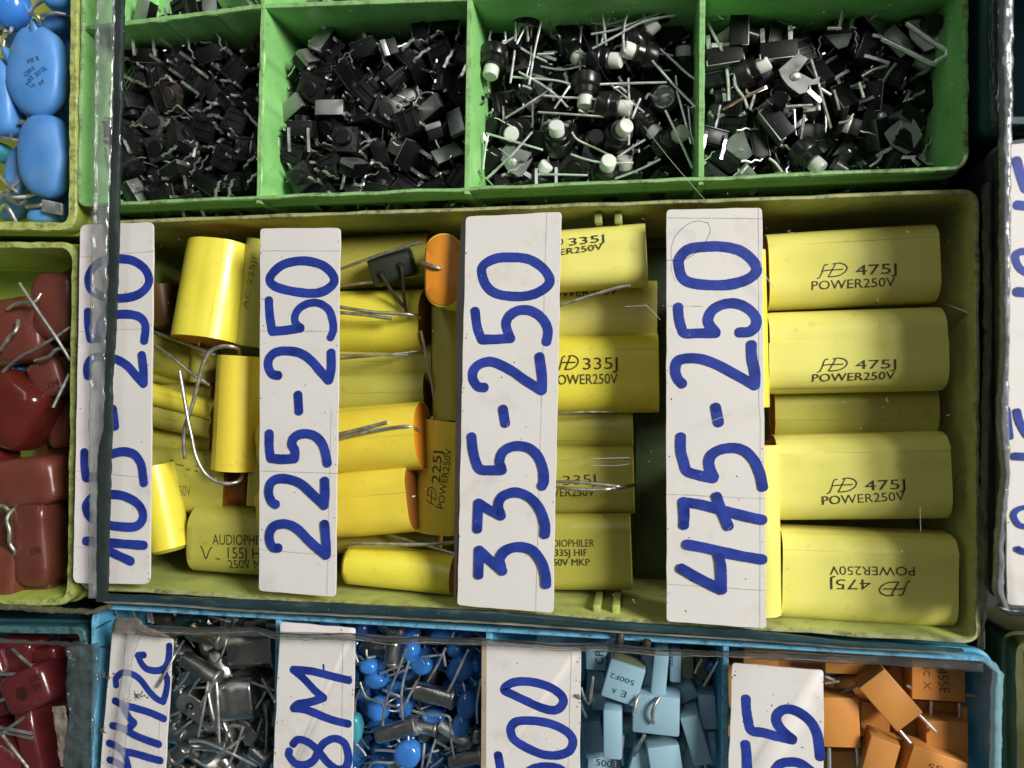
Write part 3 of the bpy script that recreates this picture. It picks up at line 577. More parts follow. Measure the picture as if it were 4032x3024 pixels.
part('dirt_spots', sm, mat('brown_dirt', (0.16, 0.13, 0.09), 0.8, alpha=0.7), t1, R=Matrix.Translation(-Vector(t1.matrix_world.translation)/S)).__setitem__('kind', 'stuff')
paper_label('white handwritten label reading 8M in blue marker', [('D2', 408, 252), ('D2', 1004, 302), ('D2', 966, 1800), ('D2', 335, 1800)], 27.6, [
    ('F2', [(1025, 565), (800, 512), (560, 452), (332, 432), (480, 560), (600, 690), (712, 782), (560, 832), (400, 862), (338, 912), (500, 932), (800, 1050), (1020, 1105)]),
    ('F2', [(712, 370), (716, 425)], 0, 7),
    ('F2', [(335, 1358), (400, 1300), (520, 1332), (640, 1430), (760, 1580), (880, 1665), (990, 1650), (1025, 1520), (980, 1352), (860, 1287), (740, 1330), (660, 1420), (600, 1550), (500, 1612), (370, 1600), (285, 1500), (290, 1440)], 0, 32)],
    33, [[('F2', 950, 100), ('F2', 930, 1659)]], r=0.4)
paper_label('white handwritten label reading 500 with a brown left edge', [('D3', 96, 411), ('D3', 880, 462), ('D3', 868, 1800), ('D3', 88, 1800)], 27.6, [
    ('F3', [(425, 685), (520, 600), (690, 580), (880, 610), (1050, 680), (1158, 780), (1150, 875), (1060, 938), (900, 910), (700, 822), (540, 745)], 1),
    ('F3', [(515, 1150), (580, 1082), (720, 1067), (900, 1082), (1080, 1132), (1230, 1222), (1288, 1330), (1240, 1445), (1100, 1498), (920, 1490), (720, 1410), (560, 1310), (517, 1230)], 1),
    ('F3', [(355, 1495), (390, 1700)]), ('F3', [(740, 1700), (830, 1655), (980, 1640), (1120, 1665), (1200, 1740)])],
    34, [[('D3', 805, 500), ('D3', 775, 1408)]], side=('paper_edge', [('D3', 95, 409), ('D3', 134, 414), ('D3', 128, 1800), ('D3', 87, 1800)]), r=0.3)
paper_label('white handwritten label reading 55 beside the orange capacitors', [('F4', 103, 352), ('F4', 1247, 445), ('F4', 1238, 2100), ('F4', 40, 2100)], 27.6, [
    ('F4', [(275, 795), (280, 920), (300, 1050), (342, 1188), (500, 1220), (680, 1270), (858, 1308)]), ('F4', [(858, 1300), (740, 1200), (662, 1092), (662, 1000), (740, 932), (850, 930), (980, 990), (1090, 1090), (1158, 1220), (1188, 1380), (1200, 1520)]),
    ('F4', [(270, 1360), (285, 1500), (292, 1720)]), ('F4', [(620, 1720), (700, 1612), (820, 1582), (960, 1602), (1090, 1700)])],
    36, (), r=0.4)
paper_label('blurred white label with blue writing beside the black gap', [('E5', 178, 262), ('E5', 420, 236), ('E6', 300, 1012), ('E6', 150, 1004)], 37.0, [
    ('E5', [(275, 350), (300, 440), (330, 520)], 0, 34), ('E5', [(280, 615), (340, 622)], 0, 34), ('E5', [(340, 892), (300, 892), (268, 920), (290, 985), (340, 1020)], 0, 26), ('E5', [(280, 1130), (340, 1135)], 0, 34),
    ('E6', [(150, 215), (163, 330)], 0, 18), ('E6', [(188, 225), (200, 270), (230, 320)], 0, 26), ('E6', [(178, 405), (240, 408)], 0, 28), ('E6', [(230, 608), (190, 620), (175, 645), (195, 680), (230, 690)], 0, 18), ('E6', [(190, 778), (212, 788), (240, 790)], 0, 22)],
    30, (), r=0.4)
# the hair curled on the label
h = MB(); h.tube([P('E1', x, y, 31.05) for x, y in ((395, 155), (375, 160), (330, 147), (270, 152), (200, 190), (130, 260), (95, 340), (88, 420), (100, 465), (150, 468), (210, 455), (290, 405), (360, 325), (400, 250), (405, 200), (385, 162))], 0.05, 5, 5)
h.tube([P('E1', x, y, 31.06) for x, y in ((42, 465), (80, 467), (110, 470))], 0.05, 5, 4)
h.tube([P('E1', x, y, 31.06) for x, y in ((98, 475), (90, 530), (100, 580), (125, 640))], 0.03, 5, 4)
solo('hair', h, M['hair'], 'dark hair curled in a loop on the 475-250 label', 'hair')

# ------------------------------------------------------------------ yellow film capacitors
def frame(A, B, T, roll=0.0):
    """frame of a lying thing from the ends of its top line: x along it, z out of its top, origin in the middle of its underside"""
    x = (B - A).normalized(); z = Vector((0, 0, 1)); z = (z - x*z.dot(x)).normalized()
    if roll: z = Matrix.Rotation(roll, 3, x) @ z
    y = z.cross(x)
    R = Matrix((x, y, z)).transposed().to_4x4(); R.translation = (A + B)/2 - z*T
    return R
def stadium(W, T, rc, n=9, flat=8):
    """closed section in (y, z), z from 0 to T"""
    rc = min(rc, T/2 - 0.01, W/2 - 0.01); pts = []
    cs = [(W/2-rc, T-rc, 0), (-W/2+rc, T-rc, 90), (-W/2+rc, rc, 180), (W/2-rc, rc, 270)]
    for i, (cy, cz, a0) in enumerate(cs):
        for j in range(n+1):
            a = math.radians(a0 + 90*j/n); pts.append((cy + rc*math.cos(a), cz + rc*math.sin(a)))
        ny, nz_, na = cs[(i+1) % 4]; a = math.radians(na); q = (ny + rc*math.cos(a), nz_ + rc*math.sin(a)); p = pts[-1]
        for j in range(1, flat): pts.append((p[0] + (q[0]-p[0])*j/flat, p[1] + (q[1]-p[1])*j/flat))
    return pts
def surf(W, T, rc, y):
    rc = min(rc, T/2 - 0.01, W/2 - 0.01); e = abs(y) - (W/2 - rc)
    if e <= 0: return T
    return T - rc + math.sqrt(max(rc*rc - min(e, rc*0.97)**2, 0))
def text_verts(s):
    cu = bpy.data.curves.new('t', 'FONT'); cu.body = s; cu.size = 1.0; cu.resolution_u = 3
    o = bpy.data.objects.new('t', cu); C.objects.link(o)
    dg = bpy.context.evaluated_depsgraph_get(); me = bpy.data.meshes.new_from_object(o.evaluated_get(dg))
    bm = bmesh.new(); bm.from_mesh(me); bmesh.ops.triangulate(bm, faces=bm.faces); bmesh.ops.subdivide_edges(bm, edges=[e for e in bm.edges if e.calc_length() > 0.22], cuts=2)
    bmesh.ops.triangulate(bm, faces=bm.faces); bm.verts.ensure_lookup_table()
    vs = [v.co.copy() for v in bm.verts]; fs = [[v.index for v in f.verts] for f in bm.faces]; bm.free()
    bpy.data.objects.remove(o); bpy.data.meshes.remove(me); bpy.data.curves.remove(cu)
    x0 = min(v.x for v in vs); x1 = max(v.x for v in vs); y1 = max(v.y for v in vs)
    return [((v.x-x0)/(x1-x0), v.y/max(y1, 0.6)) for v in vs], fs
TEXTS = {}
LOGO = [[(0.0, -0.06), (0.14, 0.02), (0.26, 0.35), (0.36, 0.75), (0.46, 0.98), (0.62, 1.0)], [(0.30, 0.5), (0.6, 0.54), (1.25, 0.52), (1.38, 0.56)],
        [(0.58, 0.0), (0.72, 0.3), (0.88, 0.7), (1.0, 1.0)], [(0.85, 1.0), (1.2, 1.04), (1.5, 0.85), (1.58, 0.58), (1.45, 0.28), (1.15, 0.06), (0.8, 0.0), (0.58, 0.02)]]
VMARK = [[(0.0, 1.0), (0.25, 0.5), (0.45, 0.0), (0.75, 0.6), (1.0, 0.95)], [(1.3, 0.05), (1.75, 0.0)]]
def put_text(b, s, p0, p1, h, inv, zs):
    """s from p0 to p1 (its baseline in the world), h high; laid on the surface z = zs(y) of a thing whose inverse frame is inv"""
    a, e = inv @ p0, inv @ p1; a = a.to_2d(); e = e.to_2d(); u = (e-a); v = Vector((-u.y, u.x)).normalized()*h
    if s in ('#logo', '#vmark'):
        L = (e-a).length; src = LOGO if s == '#logo' else VMARK; wd = 1.6 if s == '#logo' else 1.75
        for st in src:
            pc = catmull([Vector((x, y, 0)) for x, y in st], 5); q = [a + u*(p.x/wd) + v*p.y for p in pc]; l, r = [], []
            for i, p in enumerate(q):
                t = (q[min(i+1, len(q)-1)] - q[max(i-1, 0)]).normalized(); nn = Vector((-t.y, t.x)) * h*0.048
                for side, lst in ((1, l), (-1, r)):
                    w_ = p + nn*side; lst.append(Vector((w_.x, w_.y, zs(w_.y) + 0.05)))
            n = len(q); b.add(l + r, [(i, i+1, n+i+1, n+i) for i in range(n-1)])
        return
    if s not in TEXTS: TEXTS[s] = text_verts(s)
    vs, fs = TEXTS[s]
    out = []
    for x, y in vs:
        w_ = a + u*x + v*y; out.append(Vector((w_.x, w_.y, zs(w_.y) + 0.05)))
    b.add(out, fs)

def film_cap(label, c0, a, c1, e, wpx, z, T=None, rc=None, film='film', epoxy='epoxy', round0=False, round1=False, texts=(), wires=(), z2=None, roll=0.0, seam=None, group='yellow film capacitors', bulge=0.0, printm='print', tilt_end=0.0, lap=None):
    A, B = P(c0, *a, z), P(c1, *e, z if z2 is None else z2)
    k = mmpx(c0, *a, z); W = wpx * k; T = T or min(W*0.62, z - 2.0); rc = rc or T/2
    lat = Vector((-(B-A).y, (B-A).x, 0)).normalized(); low = P(c0, *a, z - 0.42*rc) - A; low.z = 0   # the rounded flanks, seen from the side, are what the outline follows
    A = A + lat*lat.dot(low); B = B + lat*lat.dot(low)
    M_ = frame(A, B, T, roll); inv = M_.inverted(); L = (B - A).length
    auto = lap is None and not (round0 or round1)
    if auto: lap = (W*0.30, W*0.47, 0.0) if texts else (W*random.Random(label).uniform(-0.3, 0.3), W*0.46, 0.05)
    t = thing('film_capacitor', label, 'capacitor', group, M_)
    sec = stadium(W, T, rc); b = MB(); rings = []
    def ring(x, s_=1.0, amp=0.0):
        return [Vector((x + (tilt_end*y if abs(x) > L/2-0.5 else 0), y*s_ + 0, T/2 + (zz-T/2)*s_ + amp*noise.noise(Vector((x*0.12, y*0.25, zz*0.25 + W))))) for y, zz in sec]
    xs = [-L/2 + L*i/22 for i in range(23)]
    am = 0.17
    if round0: rings += [ring(-L/2, 0.55), ring(-L/2 + 0.25, 0.80), ring(-L/2 + 0.8, 0.93)]
    else: rings += [ring(-L/2 + 0.9, 0.955), ring(-L/2 + 0.02, 0.975, am), ring(-L/2, 0.992, am)]
    rings += [ring(x, 1.0 + bulge*math.sin(math.pi*(x/L+0.5)), am) for x in xs[1:-1]]
    if round1: rings += [ring(L/2 - 0.8, 0.93), ring(L/2 - 0.25, 0.80), ring(L/2, 0.55)]
    else: rings += [ring(L/2, 0.992, am), ring(L/2 - 0.02, 0.975, am), ring(L/2 - 0.9, 0.955)]
    b.rings(rings, cap0=True, cap1=True); part('film_wrap', b, M[film], t, 50)
    for sg, rnd in ((-1, round0), (1, round1)):
        if rnd: continue
        q = MB(); q.rings([ring(sg*(L/2 - 1.2), 0.95), ring(sg*(L/2 - 0.45), 0.955), ring(sg*(L/2 - 0.25), 0.9), ring(sg*(L/2 - 0.18), 0.5)]); part('end_seal', q, M[epoxy], t, 50)
    if lap:   # the loose end of the wrapping film: y from, x overhang
        y0, y1, over = lap; q = MB(); n = 10
        r0, r1 = [], []
        for j in range(n+1):
            y = y0 + (y1-y0)*j/n; zz = surf(W, T, rc, y) + (0.09 if auto else 0.14); r0.append(Vector((-L/2 - over, y, zz))); r1.append(Vector((L/2 + 0.05, y, zz)))
        top = r0 + r1; bot = [v - Vector((0, 0, 0.1)) for v in top]; m_ = n + 1
        q.add(top + bot, [(j, j+1, m_+j+1, m_+j) for j in range(n)] + [(2*m_+j+1, 2*m_+j, 3*m_+j, 3*m_+j+1) for j in range(n)] + [(n, 2*m_+n, 3*m_+n, m_+n), (0, m_, 3*m_, 2*m_)])
        part('film_lap', q, M[film], t, 50)
    if texts:
        b = MB(); zs = lambda y: surf(W, T, rc, y) + (0.2 if lap and min(lap[:2]) - 0.1 < y < max(lap[:2]) + 0.1 else 0.06)
        for s_, c, p0, p1, h in texts: put_text(b, s_, P(c, *p0, z), P(c, *p1, z), h*k, inv, zs)
        part('lettering', b, M[printm], t, 180)
    for wz in wires:
        c, pts, r_ = wz[0], wz[1], (wz[2] if len(wz) > 2 else 0.42)
        q = MB(); q.tube([P(c, *p[:2], p[2]) for p in pts], r_, 8, 6); part('lead', q, M['lead'], t, 60, R=inv)
    return t

film_cap('pale yellow film capacitor printed 475J, topmost of the right stack', 'C3', (226, 640), 'C3', (1405, 575), 560, 20.5, T=11.5, rc=4.6, film='film_pale',
    texts=[('#logo', 'C3', (552, 688), (765, 672), 88), ('475J', 'C3', (820, 670), (1102, 656), 70), ('POWER250V', 'C3', (518, 771), (1092, 744), 62)])
film_cap('pale yellow film capacitor with a loose film lap, second in the right stack', 'C3', (232, 1205), 'C3', (1458, 1172), 600, 22.5, T=12.5, rc=4.6, film='film_pale', z2=22.0, lap=(1.8, -7, 0.25),
    texts=[('#logo', 'C3', (556, 1332), (767, 1322), 84), ('475J', 'C3', (820, 1315), (1102, 1308), 62), ('POWER250V', 'C3', (525, 1403), (1097, 1384), 55)], wires=[('C3', [(1400, 880, 16), (1440, 872, 18), (1500, 890, 20), (1600, 935, 22), (1665, 965, 23)], 0.35)])
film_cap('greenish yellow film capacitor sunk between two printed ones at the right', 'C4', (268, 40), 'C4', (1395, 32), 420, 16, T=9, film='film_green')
film_cap('pale yellow film capacitor printed 475J under a thin pale scratch', 'C4', (290, 500), 'C4', (1482, 480), 622, 21.5, T=12.5, rc=4.6, film='film_pale',
    texts=[('#logo', 'C4', (622, 594), (832, 580), 90), ('475J', 'C4', (884, 577), (1162, 566), 68), ('POWER250V', 'C4', (593, 677), (1160, 645), 62)], wires=[('C4', [(285, 285, 19), (262, 290, 15)], 0.4)])
film_cap('pale yellow film capacitor with its print upside down, lowest in the right stack', 'C4', (318, 1158), 'C4', (1530, 1218), 660, 21.5, T=12.5, rc=4.6, film='film_pale',
    texts=[('#logo', 'C4', (1195, 1205), (978, 1208), 92), ('475J', 'C4', (922, 1190), (642, 1188), 72), ('POWER250V', 'C4', (1224, 1103), (640, 1098), 62)])
film_cap('yellow film capacitor standing on edge half under the 475-250 label', 'C4', (165, 272), 'C4', (185, 1452), 270, 24.0, T=15, film='film_pale', rc=5)
film_cap('narrow yellow film capacitor edge peeping from under the 475-250 label', 'C3', (120, 492), 'C3', (150, 1578), 155, 24.0, T=12, film='film')

film_cap('yellow film capacitor printed 335J, tilted under the long tray\'s upper wall', 'C1', (330, 528), 'C1', (1372, 450), 430, 22.5, T=10.5, rc=3.2, film='film_pale', z2=23,
    texts=[('#logo', 'C1', (585, 436), (775, 416), 70), ('335J', 'C1', (815, 402), (1072, 371), 50), ('POWER250V', 'C1', (520, 502), (1062, 428), 42)], wires=[('C1', [(640, 850, 21), (740, 835, 22), (1000, 755, 22.5), (1160, 708, 23), (1262, 692, 23)], 0.36)])
film_cap('dim yellow film capacitor whose print hides under the tilted 335J one', 'C1', (330, 880), 'C1', (1452, 862), 420, 13.0, T=8, film='film_pale',
    texts=[('POWER250V', 'C1', (640, 778), (1165, 755), 52)])
film_cap('golden yellow film capacitor printed 335J, brightest beside the 335-250 label', 'C1', (300, 1345), 'C1', (1465, 1325), 562, 16.0, T=10, film='film', z2=15.5,
    texts=[('#logo', 'C1', (728, 1300), (882, 1296), 92), ('335J', 'C1', (915, 1300), (1166, 1294), 82), ('POWER250V', 'C1', (690, 1410), (1166, 1400), 70)])
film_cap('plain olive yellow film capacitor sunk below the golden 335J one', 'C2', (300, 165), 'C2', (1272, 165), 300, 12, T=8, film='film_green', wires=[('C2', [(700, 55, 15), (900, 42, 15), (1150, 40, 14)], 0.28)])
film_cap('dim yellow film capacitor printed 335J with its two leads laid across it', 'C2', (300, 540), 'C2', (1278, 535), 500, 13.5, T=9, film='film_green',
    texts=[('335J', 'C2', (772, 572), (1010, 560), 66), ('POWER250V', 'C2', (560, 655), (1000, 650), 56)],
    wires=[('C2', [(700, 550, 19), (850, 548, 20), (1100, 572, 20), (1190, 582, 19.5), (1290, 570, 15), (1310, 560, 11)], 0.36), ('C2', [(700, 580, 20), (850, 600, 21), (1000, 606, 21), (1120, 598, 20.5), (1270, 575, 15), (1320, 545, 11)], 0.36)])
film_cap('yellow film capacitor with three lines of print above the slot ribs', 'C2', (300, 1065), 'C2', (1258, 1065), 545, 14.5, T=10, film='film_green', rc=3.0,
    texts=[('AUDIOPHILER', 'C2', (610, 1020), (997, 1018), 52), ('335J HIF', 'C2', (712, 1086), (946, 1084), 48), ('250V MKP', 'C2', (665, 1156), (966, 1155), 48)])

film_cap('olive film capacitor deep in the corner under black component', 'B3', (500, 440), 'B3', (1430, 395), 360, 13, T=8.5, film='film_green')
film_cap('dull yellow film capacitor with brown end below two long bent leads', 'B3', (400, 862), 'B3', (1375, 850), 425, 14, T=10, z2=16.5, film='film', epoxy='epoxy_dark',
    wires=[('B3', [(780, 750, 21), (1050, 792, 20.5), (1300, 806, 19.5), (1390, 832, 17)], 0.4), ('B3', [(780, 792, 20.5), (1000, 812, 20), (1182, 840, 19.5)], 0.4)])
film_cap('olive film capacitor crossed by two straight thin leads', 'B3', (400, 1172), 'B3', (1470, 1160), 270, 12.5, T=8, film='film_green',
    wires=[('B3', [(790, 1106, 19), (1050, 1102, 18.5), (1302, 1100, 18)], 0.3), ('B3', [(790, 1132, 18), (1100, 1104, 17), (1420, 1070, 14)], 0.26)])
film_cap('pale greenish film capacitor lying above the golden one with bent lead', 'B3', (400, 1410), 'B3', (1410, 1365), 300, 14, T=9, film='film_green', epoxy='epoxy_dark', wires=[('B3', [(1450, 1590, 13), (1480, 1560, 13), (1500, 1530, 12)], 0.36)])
film_cap('golden film capacitor with orange end and two leads folded back over it', 'B4', (200, 300), 'B4', (1345, 222), 455, 20.0, T=11.5, film='film_orange', z2=22.5,
    wires=[('B4', [(1385, 190, 17), (1362, 165, 20.5), (1310, 147, 22.3), (1180, 158, 22.3), (980, 192, 22.3), (780, 236, 22)], 0.42), ('B4', [(1152, 115, 22.2), (980, 160, 22.2), (780, 208, 22)], 0.42)])
film_cap('wide golden film capacitor with stub lead at its brown end', 'B4', (200, 775), 'B4', (1290, 672), 460, 19, T=9, z2=21.5, film='film_orange', epoxy='epoxy_dark', wires=[('B4', [(1270, 660, 16), (1300, 660, 17.5), (1352, 652, 17)], 0.42)])
film_cap('golden film capacitor with rounded end against the lower wall', 'B4', (796, 1155), 'B4', (1600, 1238), 272, 21, T=10.5, film='film', epoxy='epoxy_dark', round0=True,
    wires=[('B4', [(862, 1030, 18), (880, 1008, 20.5), (940, 998, 21), (1100, 1000, 21), (1400, 1002, 20), (1560, 994, 19), (1640, 985, 18)], 0.4)])
film_cap('olive film capacitor standing upright beside the 335-250 label', 'B3', (1568, 745), 'B3', (1580, 1578), 215, 14.5, T=9, film='film_green', rc=2.5)
film_cap('brownish yellow film capacitor with print running upwards', 'B4', (1562, 108), 'B4', (1480, 935), 345, 16.5, T=10, film='film_orange', epoxy='epoxy_dark',
    texts=[('#logo', 'B4', (1502, 735), (1510, 588), 62), ('225J', 'B4', (1535, 560), (1548, 325), 62), ('POWER250V', 'B4', (1557, 745), (1618, 312), 44)])
film_cap('olive film capacitor buried under the golden ones near the lower wall', 'B4', (300, 960), 'B4', (1500, 985), 200, 10, T=6.5, film='film_green', wires=[('B4', [(1170, 930, 14), (1400, 1000, 15), (1660, 1075, 16)], 0.36)])
# the capacitor that stands on end: its orange end faces up
def standing(label, c, ctr, wpx, hpx, z, film, epoxy):
    p = P(c, *ctr, z); k = mmpx(c, *ctr, z); W, T = wpx*k, hpx*k
    t = thing('film_capacitor', label, 'capacitor', 'yellow film capacitors', Matrix.Translation((p.x, p.y, 2)))
    sec = stadium(W, T, W/2 - 0.05); H = z - 2
    ring = lambda h_, s_: [Vector((y*s_, (q - T/2)*s_, h_)) for y, q in sec]
    b = MB(); b.rings([ring(0, 0.97), ring(0.3, 1), ring(H-0.3, 1), ring(H-0.25, 0.97), ring(H - 0.5, 0.96)]); part('film_wrap', b, M[film], t)
    b = MB(); b.rings([ring(H-0.6, 0.96), ring(H-0.1, 0.96), ring(H+0.12, 0.9), ring(H+0.2, 0.5)]); part('end_seal', b, M[epoxy], t)
    inv = Matrix.Translation((-p.x, -p.y, -2)); b = MB()
    b.tube([P('B3', 1545, 478, z-0.3), P('B3', 1528, 470, z+0.6), P('B3', 1490, 458, z+0.9), P('B3', 1405, 432, z+0.4)], 0.42, 8, 6); part('lead', b, M['lead'], t, R=inv)
standing('film capacitor standing on end with its orange seal facing up', 'B3', (1555, 485), 268, 520, 24.6, 'film', 'epoxy')

film_cap('big bright yellow film capacitor tilted with its orange end showing', 'B1', (1555, 248), 'B1', (1432, 962), 470, 21.5, T=13, film='film', z2=24.8, wires=[('B1', [(1440, 985, 16), (1450, 1010, 15), (1440, 1060, 13)], 0.42)])
film_cap('dusty yellow film capacitor with smeared print beside the 225-250 label', 'B1', (1915, 262), 'B1', (1800, 1038), 300, 19.5, T=11, film='film_green', texts=[('AC 225JF', 'B1', (1795, 770), (1868, 370), 40)], printm='faded')
film_cap('golden film capacitor standing tall beside the 225-250 label with wire loop', 'B1', (1712, 1108), 'B1', (1665, 1952), 330, 23.0, T=12, film='film_orange', epoxy='epoxy_dark',
    wires=[('B1', [(1740, 1100, 20), (1728, 1062, 22), (1690, 1042, 23.5), (1610, 1040, 24.2), (1530, 1072, 24.4), (1480, 1150, 24.5), (1448, 1260, 24.5), (1400, 1450, 24.3), (1340, 1640, 24), (1335, 1780, 23.5), (1342, 1855, 23)], 0.42),
           ('B1', [(1305, 1218, 23.5), (1330, 1370, 24), (1362, 1560, 24.6), (1390, 1690, 24.6), (1420, 1830, 24.3), (1480, 1950, 24), (1560, 2015, 23.5), (1650, 2035, 23), (1735, 2015, 21.5), (1768, 1950, 18)], 0.42)])
film_cap('dim yellow film capacitor with worn print and brown end', 'B2', (900, 520), 'B2', (1620, 575), 420, 15.5, T=10, film='film_green', epoxy='epoxy_dark', rc=4, texts=[('JC.50V', 'B2', (1235, 655), (1388, 650), 70), ('.:-.:', 'B2', (1165, 420), (1440, 480), 60)], printm='faded')
film_cap('brown ended film capacitor wedged under the golden one', 'B2', (1430, 600), 'B2', (1790, 610), 260, 13.5, T=9, film='epoxy_dark', epoxy='epoxy_dark', round1=True)
film_cap('yellow film capacitor with three lines of faded print at the lower wall', 'B2', (1322, 960), 'B2', (2150, 1020), 445, 18.5, T=12, film='film_green', round0=True, rc=4.5,
    texts=[('AUDIOPHILER', 'B2', (1545, 1003), (1985, 1010), 68), ('155J HIF', 'B2', (1655, 1103), (1960, 1108), 72), ('250V MKP', 'B2', (1655, 1180), (1985, 1186), 60), ('#vmark', 'B2', (1460, 1105), (1600, 1110), 85)])
film_cap('leaning golden film capacitor half hidden by the 105-250 label', 'B2', (1065, 440), 'B2', (1195, 1075), 260, 21.5, T=9, film='film', round1=True)
film_cap('thin yellow film capacitor slanting below two crossed leads', 'B1', (850, 1330), 'B1', (1530, 1505), 130, 15.5, T=7, film='film', wires=[('B1', [(1090, 925, 18), (1300, 1000, 18), (1565, 1102, 17)], 0.36), ('B1', [(1095, 1008, 19), (1250, 1120, 19), (1400, 1242, 18.5), (1525, 1322, 18)], 0.4)])
film_cap('yellow film capacitor slanting under the thin one beside the 105-250 label', 'B1', (850, 1480), 'B1', (1520, 1625), 170, 14.5, T=7, film='film_green')
film_cap('short yellow-green film capacitor deep below the big tilted one', 'B1', (1460, 1050), 'B1', (1440, 1300), 170, 14, T=7, film='film_green')
film_cap('khaki film capacitor lying across behind the two slanting leads', 'B1', (960, 1060), 'B1', (1500, 1205), 250, 12.5, T=8, film='film_green', epoxy='epoxy_dark')
film_cap('khaki film capacitor end beside the wire loop', 'B1', (1100, 1420), 'B1', (1530, 1400), 180, 12, T=7, film='film_green', epoxy='epoxy')
film_cap('dark dusty film capacitor at the bottom beside the 105-250 label', 'B1', (900, 1180), 'B1', (1450, 1260), 200, 9.5, T=6.5, film='film_green', epoxy='epoxy_dark', texts=[('1JH250V', 'B1', (1180, 1180), (1330, 1230), 60)])
film_cap('yellow film capacitor deep below the wire loop', 'B1', (950, 1680), 'B1', (1520, 1760), 200, 10, T=6.5, film='film_green')
film_cap('brown sealed film capacitor deep at the left end of the long tray', 'B1', (1140, 570), 'B1', (1190, 900), 150, 11, T=8, film='film_dim', epoxy='epoxy_dark', round0=True, round1=True)
film_cap('olive film capacitor at the bottom behind the leaning golden one', 'B2', (1250, 230), 'B2', (1540, 300), 150, 8, T=5, film='film_green', epoxy='epoxy_dark')
film_cap('narrow yellow film capacitor edge beside the foot of the 225-250 label', 'B2', (1865, 150), 'B2', (1835, 725), 110, 19, T=10, film='film_green', rc=1.5)

# the small black component among them
bp = thing('film_capacitor', 'small blackish box capacitor with two legs on the olive ones', 'capacitor', 'small components', frame(P('B3', 1015, 500, 19), P('B3', 1320, 400, 19), 4.2))
inv = bp.matrix_world.copy(); inv.translation = inv.translation / S; inv = inv.inverted()
L_ = (P('B3', 1015, 500, 19) - P('B3', 1320, 400, 19)).length
b = MB(); b.box((0, 0, 2.1), (L_, 6.4, 4.2), 0.9); part('body', b, mat('blackish_green_coat', (0.022, 0.026, 0.016), 0.5, bump=0.03), bp)
for pts in ([(1105, 515, 19), (1118, 535, 19.6), (1200, 660, 18.6), (1282, 762, 17.9)], [(1245, 455, 19.2), (1256, 480, 19.6), (1272, 650, 18.6), (1290, 795, 18)]):
    b = MB(); b.tube([P('B3', *p) for p in pts], 0.36, 7, 4); part('lead', b, mat('dull_dark_wire', (0.05, 0.045, 0.035), 0.5, metal=0.6), bp, R=inv)
    b = MB(); q = P('B3', *pts[0][:2], 19.2); b.lathe([(0.1, -0.2), (0.85, -0.15), (0.8, 0.15), (0.4, 0.25)], 16, T=Matrix.Translation(q)); part('collar', b, M['black'], bp, R=inv)
def wire(label, c, pts, r=0.36, m='lead', group='loose wires', z=None, name='wire', cat='wire'):
    b = MB(); b.tube([P(c, *p[:2], p[2] if len(p) > 2 else z) for p in pts], r, 7, 6)
    return solo(name, b, M[m], label, cat, group, angle=60)
wire('thin grey lead slanting above the small blackish component', 'B3', [(800, 485, 18.5), (1100, 375, 20), (1400, 283, 21)])
wire('thin grey lead lying under the small blackish component', 'B3', [(800, 600, 17), (1100, 565, 17.5), (1300, 535, 17), (1420, 522, 15)], 0.3)
wire('long thin lead running down beside the upright olive capacitor', 'B3', [(1395, 925, 17), (1440, 1130, 16), (1475, 1300, 14.5), (1492, 1420, 13.5)], 0.34)
wire('thin lead near the brownish capacitor with print running upwards', 'B4', [(1420, 325, 14), (1480, 330, 13)], 0.36)
for i, (c, x, y, s_) in enumerate((('B4', 1210, 1390, 1.6), ('C2', 1330, 1490, 3.2), ('B4', 1440, 1395, 1.8))):
    p = P(c, x, y, 3.5 if i != 1 else 14); b = MB(); random.seed(i+40); n = 9
    ring = [Vector((math.cos(6.283*j/n)*s_*random.uniform(.6, 1.2), math.sin(6.283*j/n)*s_*0.35*random.uniform(.7, 1.2), 0)) for j in range(n)]
    b.rings([[p + q for q in ring], [p + q*0.9 + Vector((0, 0, 0.4)) for q in ring]]); solo('debris_flake', b, mat('brown_flake', (0.06, 0.035, 0.02), 0.6), ['dark flake lying by the lower wall under the 225-250 label', 'brown flake on the lower wall beside the slot ribs', 'dark flake lying by the lower left of the 335-250 label'][i], 'flake')

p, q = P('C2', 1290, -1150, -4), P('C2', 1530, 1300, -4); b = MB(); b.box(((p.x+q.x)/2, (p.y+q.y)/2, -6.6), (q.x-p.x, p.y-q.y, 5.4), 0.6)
solo('floor_strip', b, mat('dark_green_strip', (0.05, 0.075, 0.025), 0.45, var=0.4, bump=0.05, dirt=0.4), 'dark green strip on the tray floor left of the 475-250 label', 'strip')  # one dark green box covering the floor of this gap

